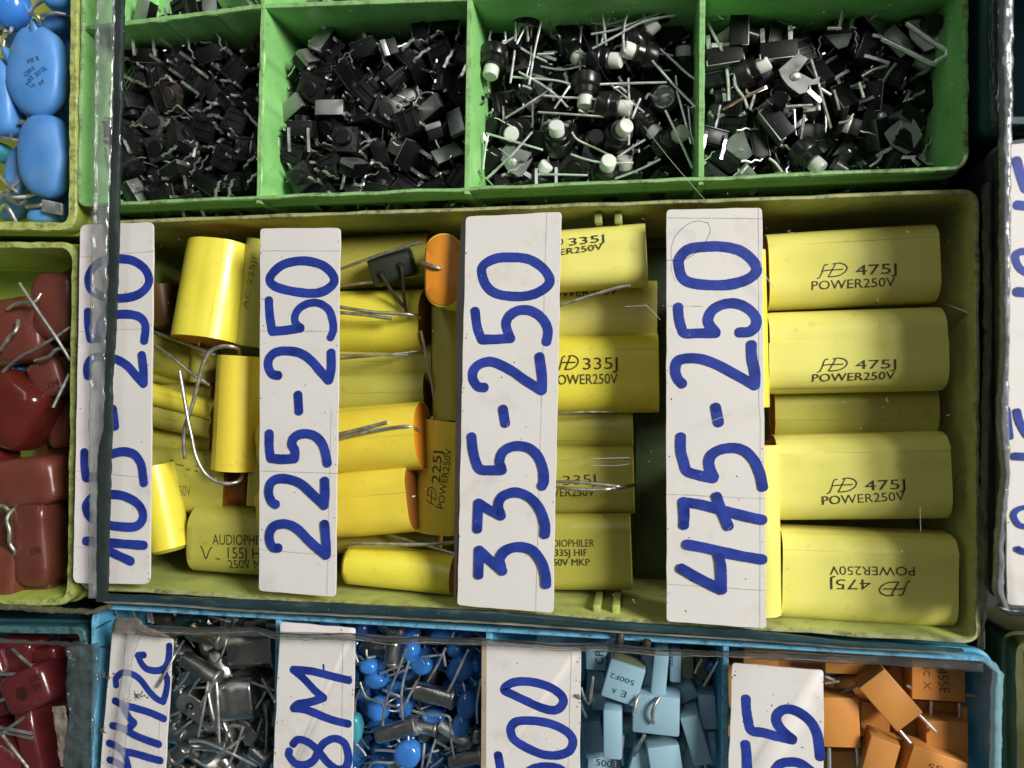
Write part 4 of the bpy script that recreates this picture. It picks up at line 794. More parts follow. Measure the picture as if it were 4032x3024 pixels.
# ------------------------------------------------------------------ coated disc capacitors (left) and their kin
def superell(b, a, c, h, e1, e2, n=22, m=14, amp=0.0, seed=0.0, zc=0.0):
    pw = lambda v, e: math.copysign(abs(v)**e, v); rings = []
    for i in range(1, m):
        ph = -math.pi/2 + math.pi*i/m
        r = []
        for j in range(n):
            th = 2*math.pi*j/n
            p = Vector((a*pw(math.cos(ph), e1)*pw(math.cos(th), e2), c*pw(math.cos(ph), e1)*pw(math.sin(th), e2), h*pw(math.sin(ph), e1)))
            if amp: p *= 1 + amp*noise.noise(p*0.22 + Vector((seed, seed, 0)))
            r.append(p + Vector((0, 0, zc)))
        rings.append(r)
    b.rings(rings); return b
def world_inv(t):
    q = t.matrix_world.copy(); q.translation = q.translation / S; return q.inverted()
def disc_cap(label, c, ctr, rx, ry, z, m='ceramic', th=2.4, rot=0, tilt=(0, 0), drips=(), leads=(), text=False, group='blue disc capacitors', name='disc_capacitor', e1=0.62, amp=0.08, lead_m='lead', lr=0.42):
    k = mmpx(c, *ctr, z); p = P(c, *ctr, z - th)
    T = Matrix.Translation(p) @ Matrix.Rotation(math.radians(rot), 4, 'Z') @ Matrix.Rotation(math.radians(tilt[0]), 4, 'X') @ Matrix.Rotation(math.radians(tilt[1]), 4, 'Y')
    t = thing(name, label, 'capacitor', group, T); inv = T.inverted(); b = MB()
    superell(b, rx*k, ry*k, th, e1, 0.86 if m == 'ceramic' else 1.0, 36, 18, amp, ctr[0]*0.013)
    for d in drips: b.tube([P(c, *q[:2], q[2] if len(q) > 2 else z-1.2) for q in d], [1.5*k*60/ max(k*60, 1e-6), 0.55], 10, 5) if False else None
    part('coating', b, M[m], t, 80)
    for d in drips:
        q = MB(); q.tube([P(c, *v[:2], v[2] if len(v) > 2 else z-1.2) for v in d], [1.7, 0.6], 12, 5); part('lead_collar', q, M[m], t, 80, R=inv)
    for d in leads:
        q = MB(); q.tube([P(c, *v[:2], v[2] if len(v) > 2 else z-1.2) for v in d], lr, 7, 5); part('lead', q, M[lead_m], t, 80, R=inv)
    if text:
        q = MB(); zs = lambda y: 0
        for s_, x0, y0, x1, y1, h in (('MS R', 375, 835, 520, 780, 55), ('122M K', 345, 1010, 470, 900, 55), ('2KV DL', 480, 1010, 610, 900, 55), ('102', 380, 1115, 450, 1010, 50), ('UL', 410, 1150, 475, 1115, 40), ('S0', 520, 1120, 575, 1060, 40)):
            if s_ not in TEXTS: TEXTS[s_] = text_verts(s_)
            vs, fs = TEXTS[s_]; a_, e_ = inv @ P('G5', x0, y0, z), inv @ P('G5', x1, y1, z); u = (e_-a_); v = Vector((-u.y, u.x, 0)).normalized()*h*mmpx('G5', x0, y0, z)
            out = []
            for x, y in vs:
                w_ = a_ + u*x + v*y; rr = ((abs(w_.x)/(rx*k))**(2/0.86) + (abs(w_.y)/(ry*k))**(2/0.86))**0.43
                h_ = th*(1 - min(rr, 0.99)**(2/e1))**(e1/2); nn = 1 + amp*noise.noise(Vector((w_.x, w_.y, h_))*0.22 + Vector((ctr[0]*0.013, ctr[0]*0.013, 0)))
                out.append(Vector((w_.x, w_.y, h_*nn + 0.16)))
            q.add(out, fs)
        part('lettering', q, mat('faded_blue_print', (0.03, 0.07, 0.16), 0.6), t, 180)
    return t
disc_cap('largest pale blue disc capacitor with small dark print, in the lime tray', 'A1', (275, 525), 198, 300, 22.5, th=3.0, text=True, drips=[[('x')]][:0] + [[(270, 290, 20), (255, 210, 21), (238, 140, 21.5)], [(120, 470, 19.5), (70, 420, 20.5), (25, 345, 21)]], leads=[[(275, 200, 20), (290, 165, 22), (270, 115, 23), (215, 100, 22)], [(25, 345, 20.5), (40, 240, 20)]])
disc_cap('glossy deep blue disc capacitor in the top corner of the lime tray', 'A1', (70, 55), 140, 150, 23.5, m='ceramic_gloss', th=4.0, e1=0.9)
disc_cap('blue disc capacitor cut by the left picture edge beside the printed one', 'A1', (15, 720), 135, 265, 22.0, th=3.6, rot=6)
disc_cap('bright blue disc capacitor with a brown chip, below the printed one', 'A1', (330, 1130), 172, 275, 22.5, th=3.2, rot=4, drips=[[(235, 990, 20.5), (180, 1040, 21)]], leads=[[(180, 1030, 21), (80, 1012, 21.5), (0, 1002, 21.5)]])
disc_cap('blue disc capacitor leaning behind the chipped one', 'A1', (175, 1240), 105, 160, 18.5, th=2.8, rot=-12, drips=[[(110, 1370, 18), (165, 1290, 19), (175, 1270, 19)]], leads=[[(165, 1280, 19.5), (80, 1370, 20), (0, 1420, 20)]])
disc_cap('pale blue disc capacitor at the top near the tray wall', 'A1', (450, 20), 95, 62, 21, th=3.0, leads=[[(480, 105, 20), (400, 95, 21), (300, 112, 21)]])
disc_cap('dull blue disc capacitor wedged by the wall above the printed one', 'A1', (430, 185), 100, 62, 16, th=2.6, rot=14)
disc_cap('blue disc capacitor seen edge on in the lower corner of the lime tray', 'A1', (350, 1582), 112, 52, 19, th=3.4, e1=0.6)
disc_cap('blue disc capacitor half buried above the edge-on one', 'A1', (330, 1455), 130, 75, 14, th=2.8, rot=15)
disc_cap('small glossy teal disc capacitor by the left picture edge', 'A1', (5, 1110), 48, 66, 18, m='tealcoat', th=3.2)
disc_cap('shadowed blue disc capacitor lowest in the corner heap', 'A1', (120, 1500), 120, 90, 10, th=2.6, rot=20)
disc_cap('shadowed blue disc capacitor buried under the printed one', 'A1', (130, 300), 90, 70, 12, th=2.6, rot=-20)
disc_cap('shadowed blue disc capacitor between the printed and chipped ones', 'A1', (290, 850), 60, 50, 13, th=2.4)
disc_cap('shadowed blue disc capacitor below the deep blue one', 'A1', (10, 205), 60, 40, 14, th=2.4)
random.seed(11)
for i, pts in enumerate(([(20, 400), (28, 300), (40, 220)], [(215, 100), (260, 30), (330, 0)], [(120, 900), (200, 905), (270, 925)], [(140, 880), (220, 885), (290, 892)], [(0, 1270), (60, 1340), (130, 1395)], [(0, 1530), (40, 1490), (90, 1560), (140, 1650)], [(60, 1440), (140, 1480), (200, 1450)], [(80, 990), (95, 920), (105, 860)], [(230, 60), (300, 10), (360, 0)], [(0, 1390), (90, 1430), (200, 1425), (300, 1390)], [(190, 1500), (290, 1490), (340, 1470)], [(0, 330), (60, 250), (90, 200)])):
    b = MB(); b.tube([P('A1', x, y, 18.5 + random.uniform(-2, 3)) for x, y in pts], 0.42, 7, 5); o = solo('wire', b, M['lead'], cat='wire', group='loose wires')
    later(o, 'grey tinned wire among the blue disc capacitors', ['high in the lime tray', 'low in the lime tray'][pts[0][1] > 600], P('A1', *pts[0], 18))
b = MB(); a = P('A1', 385, 1500, 21)
for i in range(26):
    q = P('A1', 318 + i*5.2, 1492 + i*1.1, 19 + 0.9*(i % 2)); b.box(q, (0.75, 2.6, 0.8), 0.15)
solo('foil_scrap', b, M['bright'], 'ribbed silver foil scrap in the lower corner of the lime tray', 'scrap')

def dipped(label, c, ctr, wpx, hpx, z, rot=0, th=4.2, m='brown', leads=(), text=(), group='brown dipped capacitors', e1=0.42, e2=0.42, tilt=(0, 0), amp=0.06):
    k = mmpx(c, *ctr, z); p = P(c, *ctr, z - th)
    T = Matrix.Translation(p) @ Matrix.Rotation(math.radians(rot), 4, 'Z') @ Matrix.Rotation(math.radians(tilt[0]), 4, 'X') @ Matrix.Rotation(math.radians(tilt[1]), 4, 'Y')
    t = thing('dipped_capacitor', label, 'capacitor', group, T); inv = T.inverted(); b = MB()
    superell(b, wpx*k/2, hpx*k/2, th, e1, e2, 40, 18, amp, ctr[0]*0.01 + z); part('coating', b, M[m], t, 80)
    for d in leads:
        q = MB(); q.tube([P(c, *v[:2], v[2] if len(v) > 2 else z) for v in d], 0.42, 7, 5); part('lead', q, M['lead'], t, 80, R=inv)
    if text:
        q = MB()
        for s_, x0, y0, x1, y1, h in text: put_text(q, s_, P(c, x0, y0, z), P(c, x1, y1, z), h*k, inv, lambda y: th*1.01 + 0.08)
        part('lettering', q, mat('dim_brown_print', (0.05, 0.014, 0.011), 0.6), t, 180)
    return t
dipped('brown dipped capacitor with kinked leads near the upper corner', 'B1', (160, 930), 420, 430, 19.5, rot=8, leads=[[(60, 772, 20), (110, 735, 21.5), (180, 718, 22), (240, 722, 22), (270, 700, 22), (296, 658, 21.5)], [(132, 850, 20.5), (126, 900, 21.5), (108, 935, 22), (70, 970, 22), (40, 1020, 22), (8, 1068, 21.5)]])
dipped('dusky brown dipped capacitor against the inner corner wall', 'B1', (450, 760), 330, 450, 19, rot=-6, th=4.6)
dipped('small reddish brown dipped capacitor with faint print in mid tray', 'B1', (385, 1275), 235, 260, 19.5, rot=18, th=3.4, text=[('224J', 350, 1350, 440, 1310, 40)], leads=[[(255, 1145, 20), (310, 1130, 21.5), (362, 1108, 22), (410, 1062, 22), (450, 1058, 21.5), (500, 1068, 20)]])
dipped('big glossy dark red dipped capacitor, largest in the brown heap', 'B1', (140, 1500), 430, 460, 23, rot=-32, th=6.0, m='red', e1=0.5)
dipped('long brown dipped capacitor lying flat below the glossy red one', 'B2', (250, 540), 480, 320, 21, rot=6, th=4.6)
dipped('brown dipped capacitor standing tall beside the tray wall', 'B2', (298, 980), 270, 560, 21, rot=4, th=4.6, text=[('334K', 230, 1080, 310, 1060, 45)])
dipped('rusty red dipped capacitor in the lower corner with a lead up', 'B2', (75, 1190), 260, 330, 21.5, rot=-12, th=4.4, leads=[[(110, 1085, 20), (105, 1050, 21.5), (72, 990, 22), (70, 900, 22.3), (52, 825, 22), (75, 770, 21), (130, 720, 19)]])
dipped('brown dipped capacitor partly hidden on the lower wall', 'B2', (335, 1262), 240, 140, 17.5, th=4)
dipped('glossy maroon dipped capacitor at the left picture edge', 'B2', (-5, 375), 175, 170, 20.5, th=4, m='red')
dipped('shaded brown dipped capacitor beneath the tall one', 'B2', (70, 880), 240, 260, 14, th=4)
dipped('shaded brown dipped capacitor deep beside the tray wall', 'B1', (500, 1590), 160, 330, 13, th=4)
dipped('shaded brown dipped capacitor under the kinked leads', 'B1', (60, 1170), 300, 160, 12, th=4)
for i, pts in enumerate(([(145, 583, 22), (250, 742, 23), (400, 962, 23.4), (512, 1142, 23)], [(20, 1226, 21), (130, 1130, 22), (250, 1062, 22.4), (400, 975, 22.4), (515, 898, 21.5)], [(505, 1240, 22), (440, 1370, 22.5), (386, 1482, 23)], [(200, 1310, 18), (260, 1250, 19), (280, 1180, 19)])):
    wire(['straight bright wire crossing the upper brown capacitors', 'thick grey wire slanting across the brown heap', 'bright wire leaning on the glossy red capacitor', 'bent wire end by the small brown capacitor'][i], 'B1', pts, 0.36, 'bright' if i in (0, 2) else 'lead')
wire('loose wire across the lower brown capacitors', 'B2', [(-20, 715, 20), (30, 725, 21), (65, 755, 21)], 0.42)
disc_cap('small blue droplet capacitor strayed among the brown ones', 'B1', (150, 1210), 42, 30, 14, m='ceramic_gloss', th=1.6)

# dark red capacitors at the lower left
G4_ = 'dark red dipped capacitors'
dipped('red dipped capacitor with a round striped mark', 'G4', (370, 820), 500, 400, 21, rot=24, th=4.6, m='redcoat', group=G4_, text=[('224K', 300, 800, 420, 760, 60), ('250V', 320, 890, 440, 850, 60)])
t = bpy.data.objects['dipped_capacitor.012'] if 'dipped_capacitor.012' in bpy.data.objects else None
tm = MB(); p0 = P('G4', 222, 905, 21.3)
k = mmpx('G4', 222, 905, 21)
for i in range(5):
    x = (-46 + i*23)*k; hh = math.sqrt(max((62*k)**2 - x*x, 0.01)); tm.box((p0.x + x, p0.y, 21.28), (15*k, 2*hh, 0.08))
if t: part('striped_mark', tm, M['redprint'], t, R=world_inv(t))
dipped('tall red dipped capacitor running off the bottom edge', 'G4', (440, 1480), 230, 900, 19.5, rot=14, th=4.4, m='redcoat', group=G4_)
dipped('dull red dipped capacitor behind the one with a striped mark', 'G4', (260, 480), 330, 330, 16, rot=-10, th=4, m='redcoat', group=G4_)
dipped('orange red dipped capacitor in the bottom left corner', 'G4', (60, 1560), 560, 480, 20, rot=-24, th=5, m='redcoat', group=G4_)
dipped('glossy maroon capacitor in the top corner of the teal tray', 'G4', (20, 560), 230, 330, 18, rot=20, th=4, m='red', group=G4_)
dipped('dark maroon capacitor under the crumpled sheet corner', 'G4', (560, 500), 260, 220, 15, rot=10, th=4, m='red', group=G4_)
dipped('maroon capacitor buried below the striped mark one', 'G4', (60, 960), 320, 260, 14, rot=10, th=4, m='red', group=G4_)
dipped('maroon capacitor buried under the crossed leads', 'G4', (150, 1220), 380, 200, 12, rot=-8, th=4, m='red', group=G4_)
for i, pts in enumerate(([(130, 450, 20), (220, 540, 20.5), (325, 625, 20.5)], [(-40, 706, 19), (60, 706, 20), (188, 703, 20)], [(-40, 990, 19), (30, 965, 20), (108, 935, 20)], [(-20, 1340, 23), (120, 1235, 23.5), (248, 1148, 23)], [(-20, 1245, 20), (150, 1275, 21), (325, 1308, 21)], [(-20, 1290, 19), (160, 1320, 20), (340, 1360, 20)], [(28, 1330, 23.5), (150, 1490, 24), (285, 1659, 24)], [(60, 650, 17), (30, 720, 17), (25, 830, 17)], [(190, 1250, 18), (240, 1190, 18), (300, 1185, 17)])):
    b = MB(); b.tube([P('G4', *p) for p in pts], 0.38, 7, 5); o = solo('wire', b, M['bright' if i in (1, 4) else 'lead'], cat='wire', group='loose wires')
    later(o, 'silver lead across the dark red capacitors', ['in the upper part', 'in the lower part'][pts[0][1] > 1100], P('G4', *pts[0]))

# ------------------------------------------------------------------ sky blue tray: crystals, droplets, boxes
def crystal(label, c, a, e, wpx, z, th=3.4, m='can', z2=None, roll=0.0, wires=(), flange=True, group='metal can crystals', cat='crystal', flip=False):
    A, B = P(c, *a, z), P(c, *e, z if z2 is None else z2); W = wpx*mmpx(c, *a, z)
    M_ = frame(A, B, th, roll); t = thing('crystal', label, cat, group, M_); L = (B-A).length; inv = M_.inverted()
    sec = stadium(W, th, th/2 - 0.05, 8, 4); ring = lambda x, s_, : [Vector((x, y*s_, th/2 + (q-th/2)*s_)) for y, q in sec]
    s_ = -1 if flip else 1
    b = MB(); b.rings([ring(-s_*L/2, 0.84), ring(-s_*(L/2-0.12), 0.93), ring(-s_*(L/2-0.5), 1.0), ring(s_*(L/2-0.7), 1.0)]); part('metal_can', b, M[m], t, 50)
    if flange:
        b = MB(); b.rings([ring(s_*(L/2-0.7), 1.09), ring(s_*(L/2-0.62), 1.12), ring(s_*(L/2-0.1), 1.12), ring(s_*L/2, 1.08)]); part('base_flange', b, M['steel'], t, 40)
    for d in wires:
        q = MB(); q.tube([P(c, *v[:2], v[2]) for v in d], 0.26, 6, 5); part('lead', q, M['bright'], t, 80, R=inv)
    return t
crystal('grey metal can crystal with embossed end, largest beside the 8M label', 'G3', (520, 1010), (950, 985), 400, 19, th=5.0, flip=True, flange=True, wires=[('x',)][:0])
crystal('big grey can crystal tucked under the taped sheet edge', 'G3', (690, 500), (1160, 480), 330, 17, th=5)
crystal('yellowed shiny can crystal below the taped sheet edge', 'G3', (270, 330), (610, 430), 150, 20, th=4.4, m='gold', roll=0.5)
crystal('can crystal lying on its narrow side with dark hollow flank', 'G3', (240, 520), (600, 740), 150, 18, th=4, roll=-0.6, wires=[[(330, 670, 17), (260, 780, 17), (170, 870, 16)], [(450, 730, 17), (390, 800, 17), (310, 920, 17)]])
# a crystal standing on its can, its base plate with two glass seals facing up
p = P('G3', 340, 1030, 16); T = Matrix.Translation((p.x, p.y, 5)) @ Matrix.Rotation(math.radians(-38), 4, 'Z') @ Matrix.Rotation(math.radians(12), 4, 'Y')
t = thing('crystal', 'crystal standing upside down, two dark lead seals in its base', 'crystal', 'metal can crystals', T)
sec = stadium(10.5, 4.2, 2.05, 8, 4); ring = lambda h_, s_: [Vector((y*s_, (q-2.1)*s_, h_)) for y, q in sec]
b = MB(); b.rings([ring(0, 0.9), ring(0.4, 1), ring(10, 1)]); part('metal_can', b, M['can'], t)
b = MB(); b.rings([ring(10, 1.1), ring(10.5, 1.12), ring(11, 1.1), ring(11.1, 1.04)]); part('base_flange', b, M['steel'], t)
for sx in (-2.45, 2.45):
    b = MB(); b.lathe([(0.9, 11.0), (0.85, 11.2), (0.5, 11.15), (0.3, 11.05)], 18, T=Matrix.Translation((sx, 0, 0))); part('glass_seal', b, M['blackgloss'], t)
    b = MB(); b.tube([(sx, 0, 11), (sx + 0.2, 0.3, 12.5), (sx + 1.6, 2.2, 15.5)], 0.25, 6, 4); part('lead', b, M['lead'], t)
crystal('bright silver can crystal at the 1M2C label edge, near the picture bottom', 'G3', (120, 1590), (250, 1480), 150, 18, th=4, flip=True)
crystal('small bright can crystal below the embossed one', 'G3', (880, 1420), (990, 1290), 130, 17, th=4)
crystal('bright ringed can crystal at the picture bottom by the blue divider', 'G3', (920, 1500), (1080, 1620), 150, 16, th=4)
crystal('dark flat can crystal lying level under the crossed leads', 'G3', (300, 1430), (680, 1470), 130, 15, th=3.4)
crystal('shaded can crystal at the 1M2C label with one seal showing', 'G3', (60, 1330), (230, 1390), 170, 13, th=4)
for i, (cx, cy, lab) in enumerate(((120, 900, 0), (860, 700, 0), (700, 1250, 0), (400, 1600, 0), (850, 1650, 0), (550, 650, 0), (1080, 1100, 0), (180, 1180, 0), (640, 1620, 0))):
    a_ = i*1.3; o = crystal('', 'G3', (cx - 130*math.cos(a_), cy - 130*math.sin(a_)), (cx + 130*math.cos(a_), cy + 130*math.sin(a_)), 140, 9.5 + (i % 3), th=3.6)
    later(o, 'shaded can crystal deep in the 1M2C heap', ['near the taped edge', 'near the picture bottom'][cy > 1000], P('G3', cx, cy, 10))
for i, pts in enumerate(([(265, 370, 23.5), (150, 560, 27.5), (0, 840, 28.6)], [(700, 350, 20), (670, 470, 20.5), (590, 620, 20)], [(620, 740, 22), (540, 850, 22.5), (460, 970, 22.5), (440, 1040, 22)], [(515, 780, 22), (470, 1050, 22.5), (415, 1340, 22)], [(598, 790, 22), (615, 1050, 22.5), (628, 1400, 22)], [(510, 880, 21), (550, 1080, 21.5), (600, 1260, 21)], [(330, 1385, 21), (480, 1395, 21.5), (700, 1490, 22), (1010, 1640, 22)], [(500, 1615, 22), (700, 1470, 22.5), (880, 1340, 22)], [(870, 1240, 22), (800, 1450, 22), (720, 1640, 21)], [(360, 845, 19), (440, 842, 19), (550, 838, 18)], [(370, 1570, 20), (450, 1620, 20), (540, 1680, 20)], [(960, 790, 21.5), (1090, 835, 23), (1185, 870, 24.6)], [(1065, 755, 22), (1120, 850, 24), (1190, 985, 28.2)], [(1100, 880, 20), (1060, 960, 20), (1000, 1050, 19)], [(1060, 1150, 19), (1020, 1290, 19)], [(700, 1380, 20), (715, 1290, 20.5), (760, 1225, 20.5), (880, 1250, 20)], [(1095, 1000, 18), (1110, 1200, 18), (1100, 1500, 18)], [(100, 1140, 20), (210, 1098, 20)], [(180, 1310, 19), (250, 1250, 19.5), (355, 1175, 19)], [(520, 115, 21), (620, 140, 21.5), (745, 175, 21)], [(700, 90, 20), (800, 140, 20)], [(380, 190, 19), (290, 260, 19), (200, 300, 19)])):
    b = MB(); b.tube([P('G3', *p) for p in pts], 0.27, 7, 5); o = solo('wire', b, M['bright' if i in (3, 4, 6, 8) else 'lead'], cat='wire', group='loose wires')
    reg = 'above the taped sheet edge' if pts[0][1] < 200 else 'in the upper 1M2C heap' if pts[0][1] < 800 else 'in the middle 1M2C heap' if pts[0][1] < 1250 else 'in the lower 1M2C heap'
    later(o, 'silver lead over the can crystals', reg, P('G3', *pts[0]))
for i, (x, y, m_) in enumerate(((300, 150, 'tealcoat'), (420, 160, 'tealcoat'), (90, 130, 'brownplastic'))):
    disc_cap(['dark green disc part in the gap above the taped edge', 'dark green disc part touching the first, above the taped edge', 'dark brown lump in the corner gap above the 1M2C label'][i], 'G3', (x, y), 95, 70, 15, m='darkgreen' if m_ == 'tealcoat' and M.setdefault('darkgreen', mat('dark_green_coat', (0.012, 0.05, 0.04), 0.3)) else m_, th=2.5, group='parts in the gap')

D2B = [(1110, 600, 75, 58, 20, 'bright'), (1170, 710, 92, 62, 20, ''), (1190, 940, 85, 92, 19, ''), (1330, 790, 82, 60, 14, ''), (1400, 900, 72, 100, 15, ''), (1008, 1085, 62, 112, 19, 'teal'), (1450, 480, 62, 85, 19, ''), (1530, 590, 95, 78, 18, ''), (1790, 470, 62, 52, 17, ''), (1840, 615, 105, 108, 18, ''), (1962, 580, 45, 62, 17, ''), (1850, 760, 82, 42, 15, ''), (1890, 900, 75, 112, 19.5, ''), (1622, 1000, 98, 55, 18.5, ''), (1842, 1072, 72, 92, 20, ''), (1220, 1065, 110, 48, 14, ''), (1210, 1245, 60, 40, 14, ''), (1235, 1320, 90, 50, 15, ''), (1420, 1290, 104, 108, 22, 'bright'), (1245, 835, 60, 50, 12, ''), (1960, 735, 40, 30, 14, ''), (1450, 345, 70, 45, 15, ''), (1690, 345, 90, 40, 15, ''), (1680, 560, 60, 70, 11, ''), (1080, 830, 60, 60, 9, ''), (1560, 1250, 70, 60, 10, ''), (1900, 1250, 60, 60, 10, ''), (1720, 1260, 60, 60, 9, ''), (1100, 1200, 60, 60, 9, ''), (1050, 480, 60, 50, 9, '')]
for i, (x, y, rx, ry, z, f) in enumerate(D2B):
    random.seed(i + 300); a_ = random.uniform(0, 6.28)
    ld = []
    if z > 12:
        for sg in (-1, 1):
            a2 = a_ + sg*0.35; x1, y1 = x + math.cos(a2)*rx*0.8, y + math.sin(a2)*ry*0.8
            ld.append([(x1, y1, z-1.8), (x + math.cos(a2)*rx*1.5, y + math.sin(a2)*ry*1.5, z-2.5), (x + math.cos(a2)*rx*2.3 + random.uniform(-30, 30), y + math.sin(a2)*ry*2.0 + random.uniform(-30, 30), z-4.5)])
    o = disc_cap('', 'D2', (x, y), rx, ry, z, m='tealcoat' if f == 'teal' else 'ceramic_gloss', th=1.9, leads=ld, group='small blue droplet capacitors', name='droplet_capacitor', amp=0.16, lr=0.25, lead_m='bright' if i % 3 == 0 else 'lead', tilt=(random.uniform(-15, 15), random.uniform(-15, 15)))
    if f == 'bright' and y > 1000: o['label'] = 'largest glossy blue droplet capacitor, below the silver can crystals'
    elif f == 'teal': o['label'] = 'teal droplet capacitor touching the right edge of the 8M label'
    else: later(o, 'glossy blue droplet capacitor' if z > 12.5 else 'shaded blue droplet capacitor', 'at the 8M label edge' if x < 1260 else 'by the 500 label edge' if x > 1760 else 'midway from the 8M to the 500 label', P('D2', x, y, z))
for lab, a_, e_, w_, z, rl, m_ in (('dark faced can crystal with a bright rim, largest among the blue droplets', (1455, 830), (1770, 905), 150, 20.5, 0.35, 'can'), ('grey can crystal tilted above the largest blue droplet', (1150, 1155), (1470, 1075), 130, 21, -0.3, 'can'), ('short can crystal right of the largest blue droplet', (1465, 1110), (1635, 1135), 105, 19.5, 0.2, 'can'), ('white shining can crystal slanting under a blue droplet', (1660, 1070), (1895, 1215), 105, 18.5, -0.2, 'bright'),
        ('upright dark can crystal near the torn sheet edge', (1278, 415), (1255, 605), 118, 20, 0.3, 'can'), ('can crystal at the picture bottom beside the 500 label', (1745, 1405), (2010, 1345), 120, 20, 0.3, 'can'), ('small can crystal touching the 500 label', (1958, 1110), (1952, 1215), 78, 18, 0, 'can'), ('can crystal seen above the torn sheet edge', (1260, 330), (1370, 340), 60, 19, 0, 'can')):
    crystal(lab, 'D2', a_, e_, w_, z, th=3.0, roll=rl, m=m_, group='can crystals among the droplets')
for i, pts in enumerate(([(1410, 450, 22), (1340, 640, 22.5), (1240, 900, 23), (1220, 1072, 22.5)], [(1430, 560, 22), (1388, 700, 22.5), (1368, 850, 22.5), (1380, 1022, 22)], [(1530, 527, 21), (1600, 520, 21.5), (1690, 510, 21)], [(1720, 455, 22), (1650, 600, 23), (1575, 725, 23)], [(1900, 470, 22), (1800, 680, 23), (1738, 802, 22.5)], [(2000, 700, 22), (1968, 900, 22), (1970, 1052, 21)], [(1040, 728, 20), (1085, 840, 20.5), (1160, 870, 20.5), (1300, 915, 20.5), (1352, 903, 20)], [(1222, 788, 20), (1300, 820, 20.5), (1372, 848, 20)], [(1550, 1210, 20), (1540, 1330, 20.5), (1530, 1410, 20)], [(1755, 1010, 21.5), (1758, 1160, 21.5), (1788, 1332, 21)], [(1160, 1266, 21), (1240, 1268, 21.5), (1325, 1276, 21.5)], [(1110, 1410, 20), (1150, 1362, 20.5), (1280, 1366, 20.5), (1345, 1345, 20)], [(1600, 1405, 20), (1650, 1370, 20), (1700, 1328, 20)], [(1200, 660, 19.5), (1300, 620, 20), (1380, 600, 20)], [(1260, 680, 19.5), (1350, 650, 20), (1440, 610, 20)], [(1000, 1000, 17), (1005, 880, 17), (1040, 790, 17)], [(1090, 470, 18), (1100, 530, 18.5), (1165, 522, 18)], [(1000, 500, 18), (1025, 570, 18), (1060, 575, 18)], [(1540, 1330, 19), (1600, 1290, 19.5), (1665, 1265, 19)], [(1640, 1180, 19), (1600, 1300, 19.5), (1570, 1408, 19)], [(1000, 1210, 17), (1060, 1270, 17), (1085, 1310, 17)], [(1785, 330, 21), (1770, 372, 21)], [(1460, 955, 21), (1580, 985, 22), (1720, 990, 22.5), (1760, 1030, 22)], [(1700, 500, 20), (1718, 600, 20)], [(1650, 1200, 18), (1750, 1260, 18)], [(1490, 720, 21), (1380, 940, 20), (1360, 1000, 19)])):
    b = MB(); b.tube([P('D2', *p) for p in pts], 0.26, 7, 5); o = solo('wire', b, M['bright' if i % 3 else 'lead'], cat='wire', group='loose wires')
    later(o, 'thin silver lead among the blue droplets', 'near the 8M label' if pts[0][0] < 1260 else 'near the 500 label' if pts[0][0] > 1700 else 'in mid compartment', P('D2', *pts[0]))

def box_cap(label, c, a, e, wpx, z, th=5.0, m='boxblue', z2=None, roll=0.0, texts=(), leads=(), group='pale blue box capacitors', end=None, bev=0.45):
    A, B = P(c, *a, z), P(c, *e, z if z2 is None else z2); W = wpx*mmpx(c, *a, z); L = (B-A).length
    M_ = frame(A, B, th, roll); inv = M_.inverted(); t = thing('box_capacitor', label, 'capacitor', group, M_)
    b = MB(); b.box((0, 0, th/2), (L, W, th), bev); part('case', b, M[m], t, 40)
    if end: b = MB(); b.box((end*(L/2 + 0.01), 0, th/2), (0.25, W-0.9, th-0.9), 0.1); part('resin_face', b, M['resin'], t, 40)
    if texts:
        b = MB()
        for s_, x0, y0, x1, y1, h in texts: put_text(b, s_, P(c, x0, y0, z), P(c, x1, y1, z), h*mmpx(c, *a, z), inv, lambda y: th + 0.02)
        part('lettering', b, M['orangeprint' if m == 'boxorange' else 'boxprint'], t, 180)
    for d in leads:
        q = MB(); q.tube([P(c, *v[:2], v[2]) for v in d], 0.36, 7, 4); part('lead', q, M['bright' if m == 'boxorange' else 'lead'], t, 80, R=inv)
    return t
box_cap('pale blue box capacitor printed 500F2 upside down', 'D3', (1255, 590), (1172, 885), 290, 20.5, th=5.5, end=-1, z2=20.5, texts=[('500F2', 1308, 718, 1118, 650, 40), ('E', 1245, 805, 1205, 790, 50), ('A', 1165, 780, 1130, 770, 42)])
box_cap('pale blue box capacitor with a bent grey lead laid over it', 'D3', (1475, 838), (1470, 1148), 372, 21, th=6, roll=0.06, leads=[[(1500, 850, 21.3), (1470, 900, 22.2), (1447, 960, 22.3), (1447, 1010, 22.2), (1455, 1055, 21.7)], [(1350, 815, 20), (1318, 880, 21.5), (1298, 985, 22)]])
box_cap('whitish shining box capacitor standing on its narrow side', 'D3', (1128, 952), (1130, 1345), 148, 22, th=7, m='boxblue')
box_cap('pale blue box capacitor leaning under the 500 label', 'D3', (950, 1040), (1005, 1335), 168, 16, th=5)
box_cap('pale blue box capacitor with one bright flank near the torn sheet edge', 'D3', (1520, 490), (1490, 832), 120, 20, th=8)
box_cap('dim blue box capacitor beside the bright flanked one', 'D3', (1420, 500), (1395, 800), 120, 16, th=6)
box_cap('pale blue box capacitor printed CP at the torn sheet edge', 'D3', (1000, 430), (1000, 638), 168, 16.5, th=5, texts=[('CP', 1058, 590, 1055, 480, 62)])
box_cap('narrow pale blue box capacitor slanting down at the right divider', 'D3', (1735, 1000), (1852, 1392), 152, 20.5, th=7)
box_cap('blue box capacitor lying upright by the right divider', 'D3', (1875, 830), (1892, 1108), 138, 16, th=6)
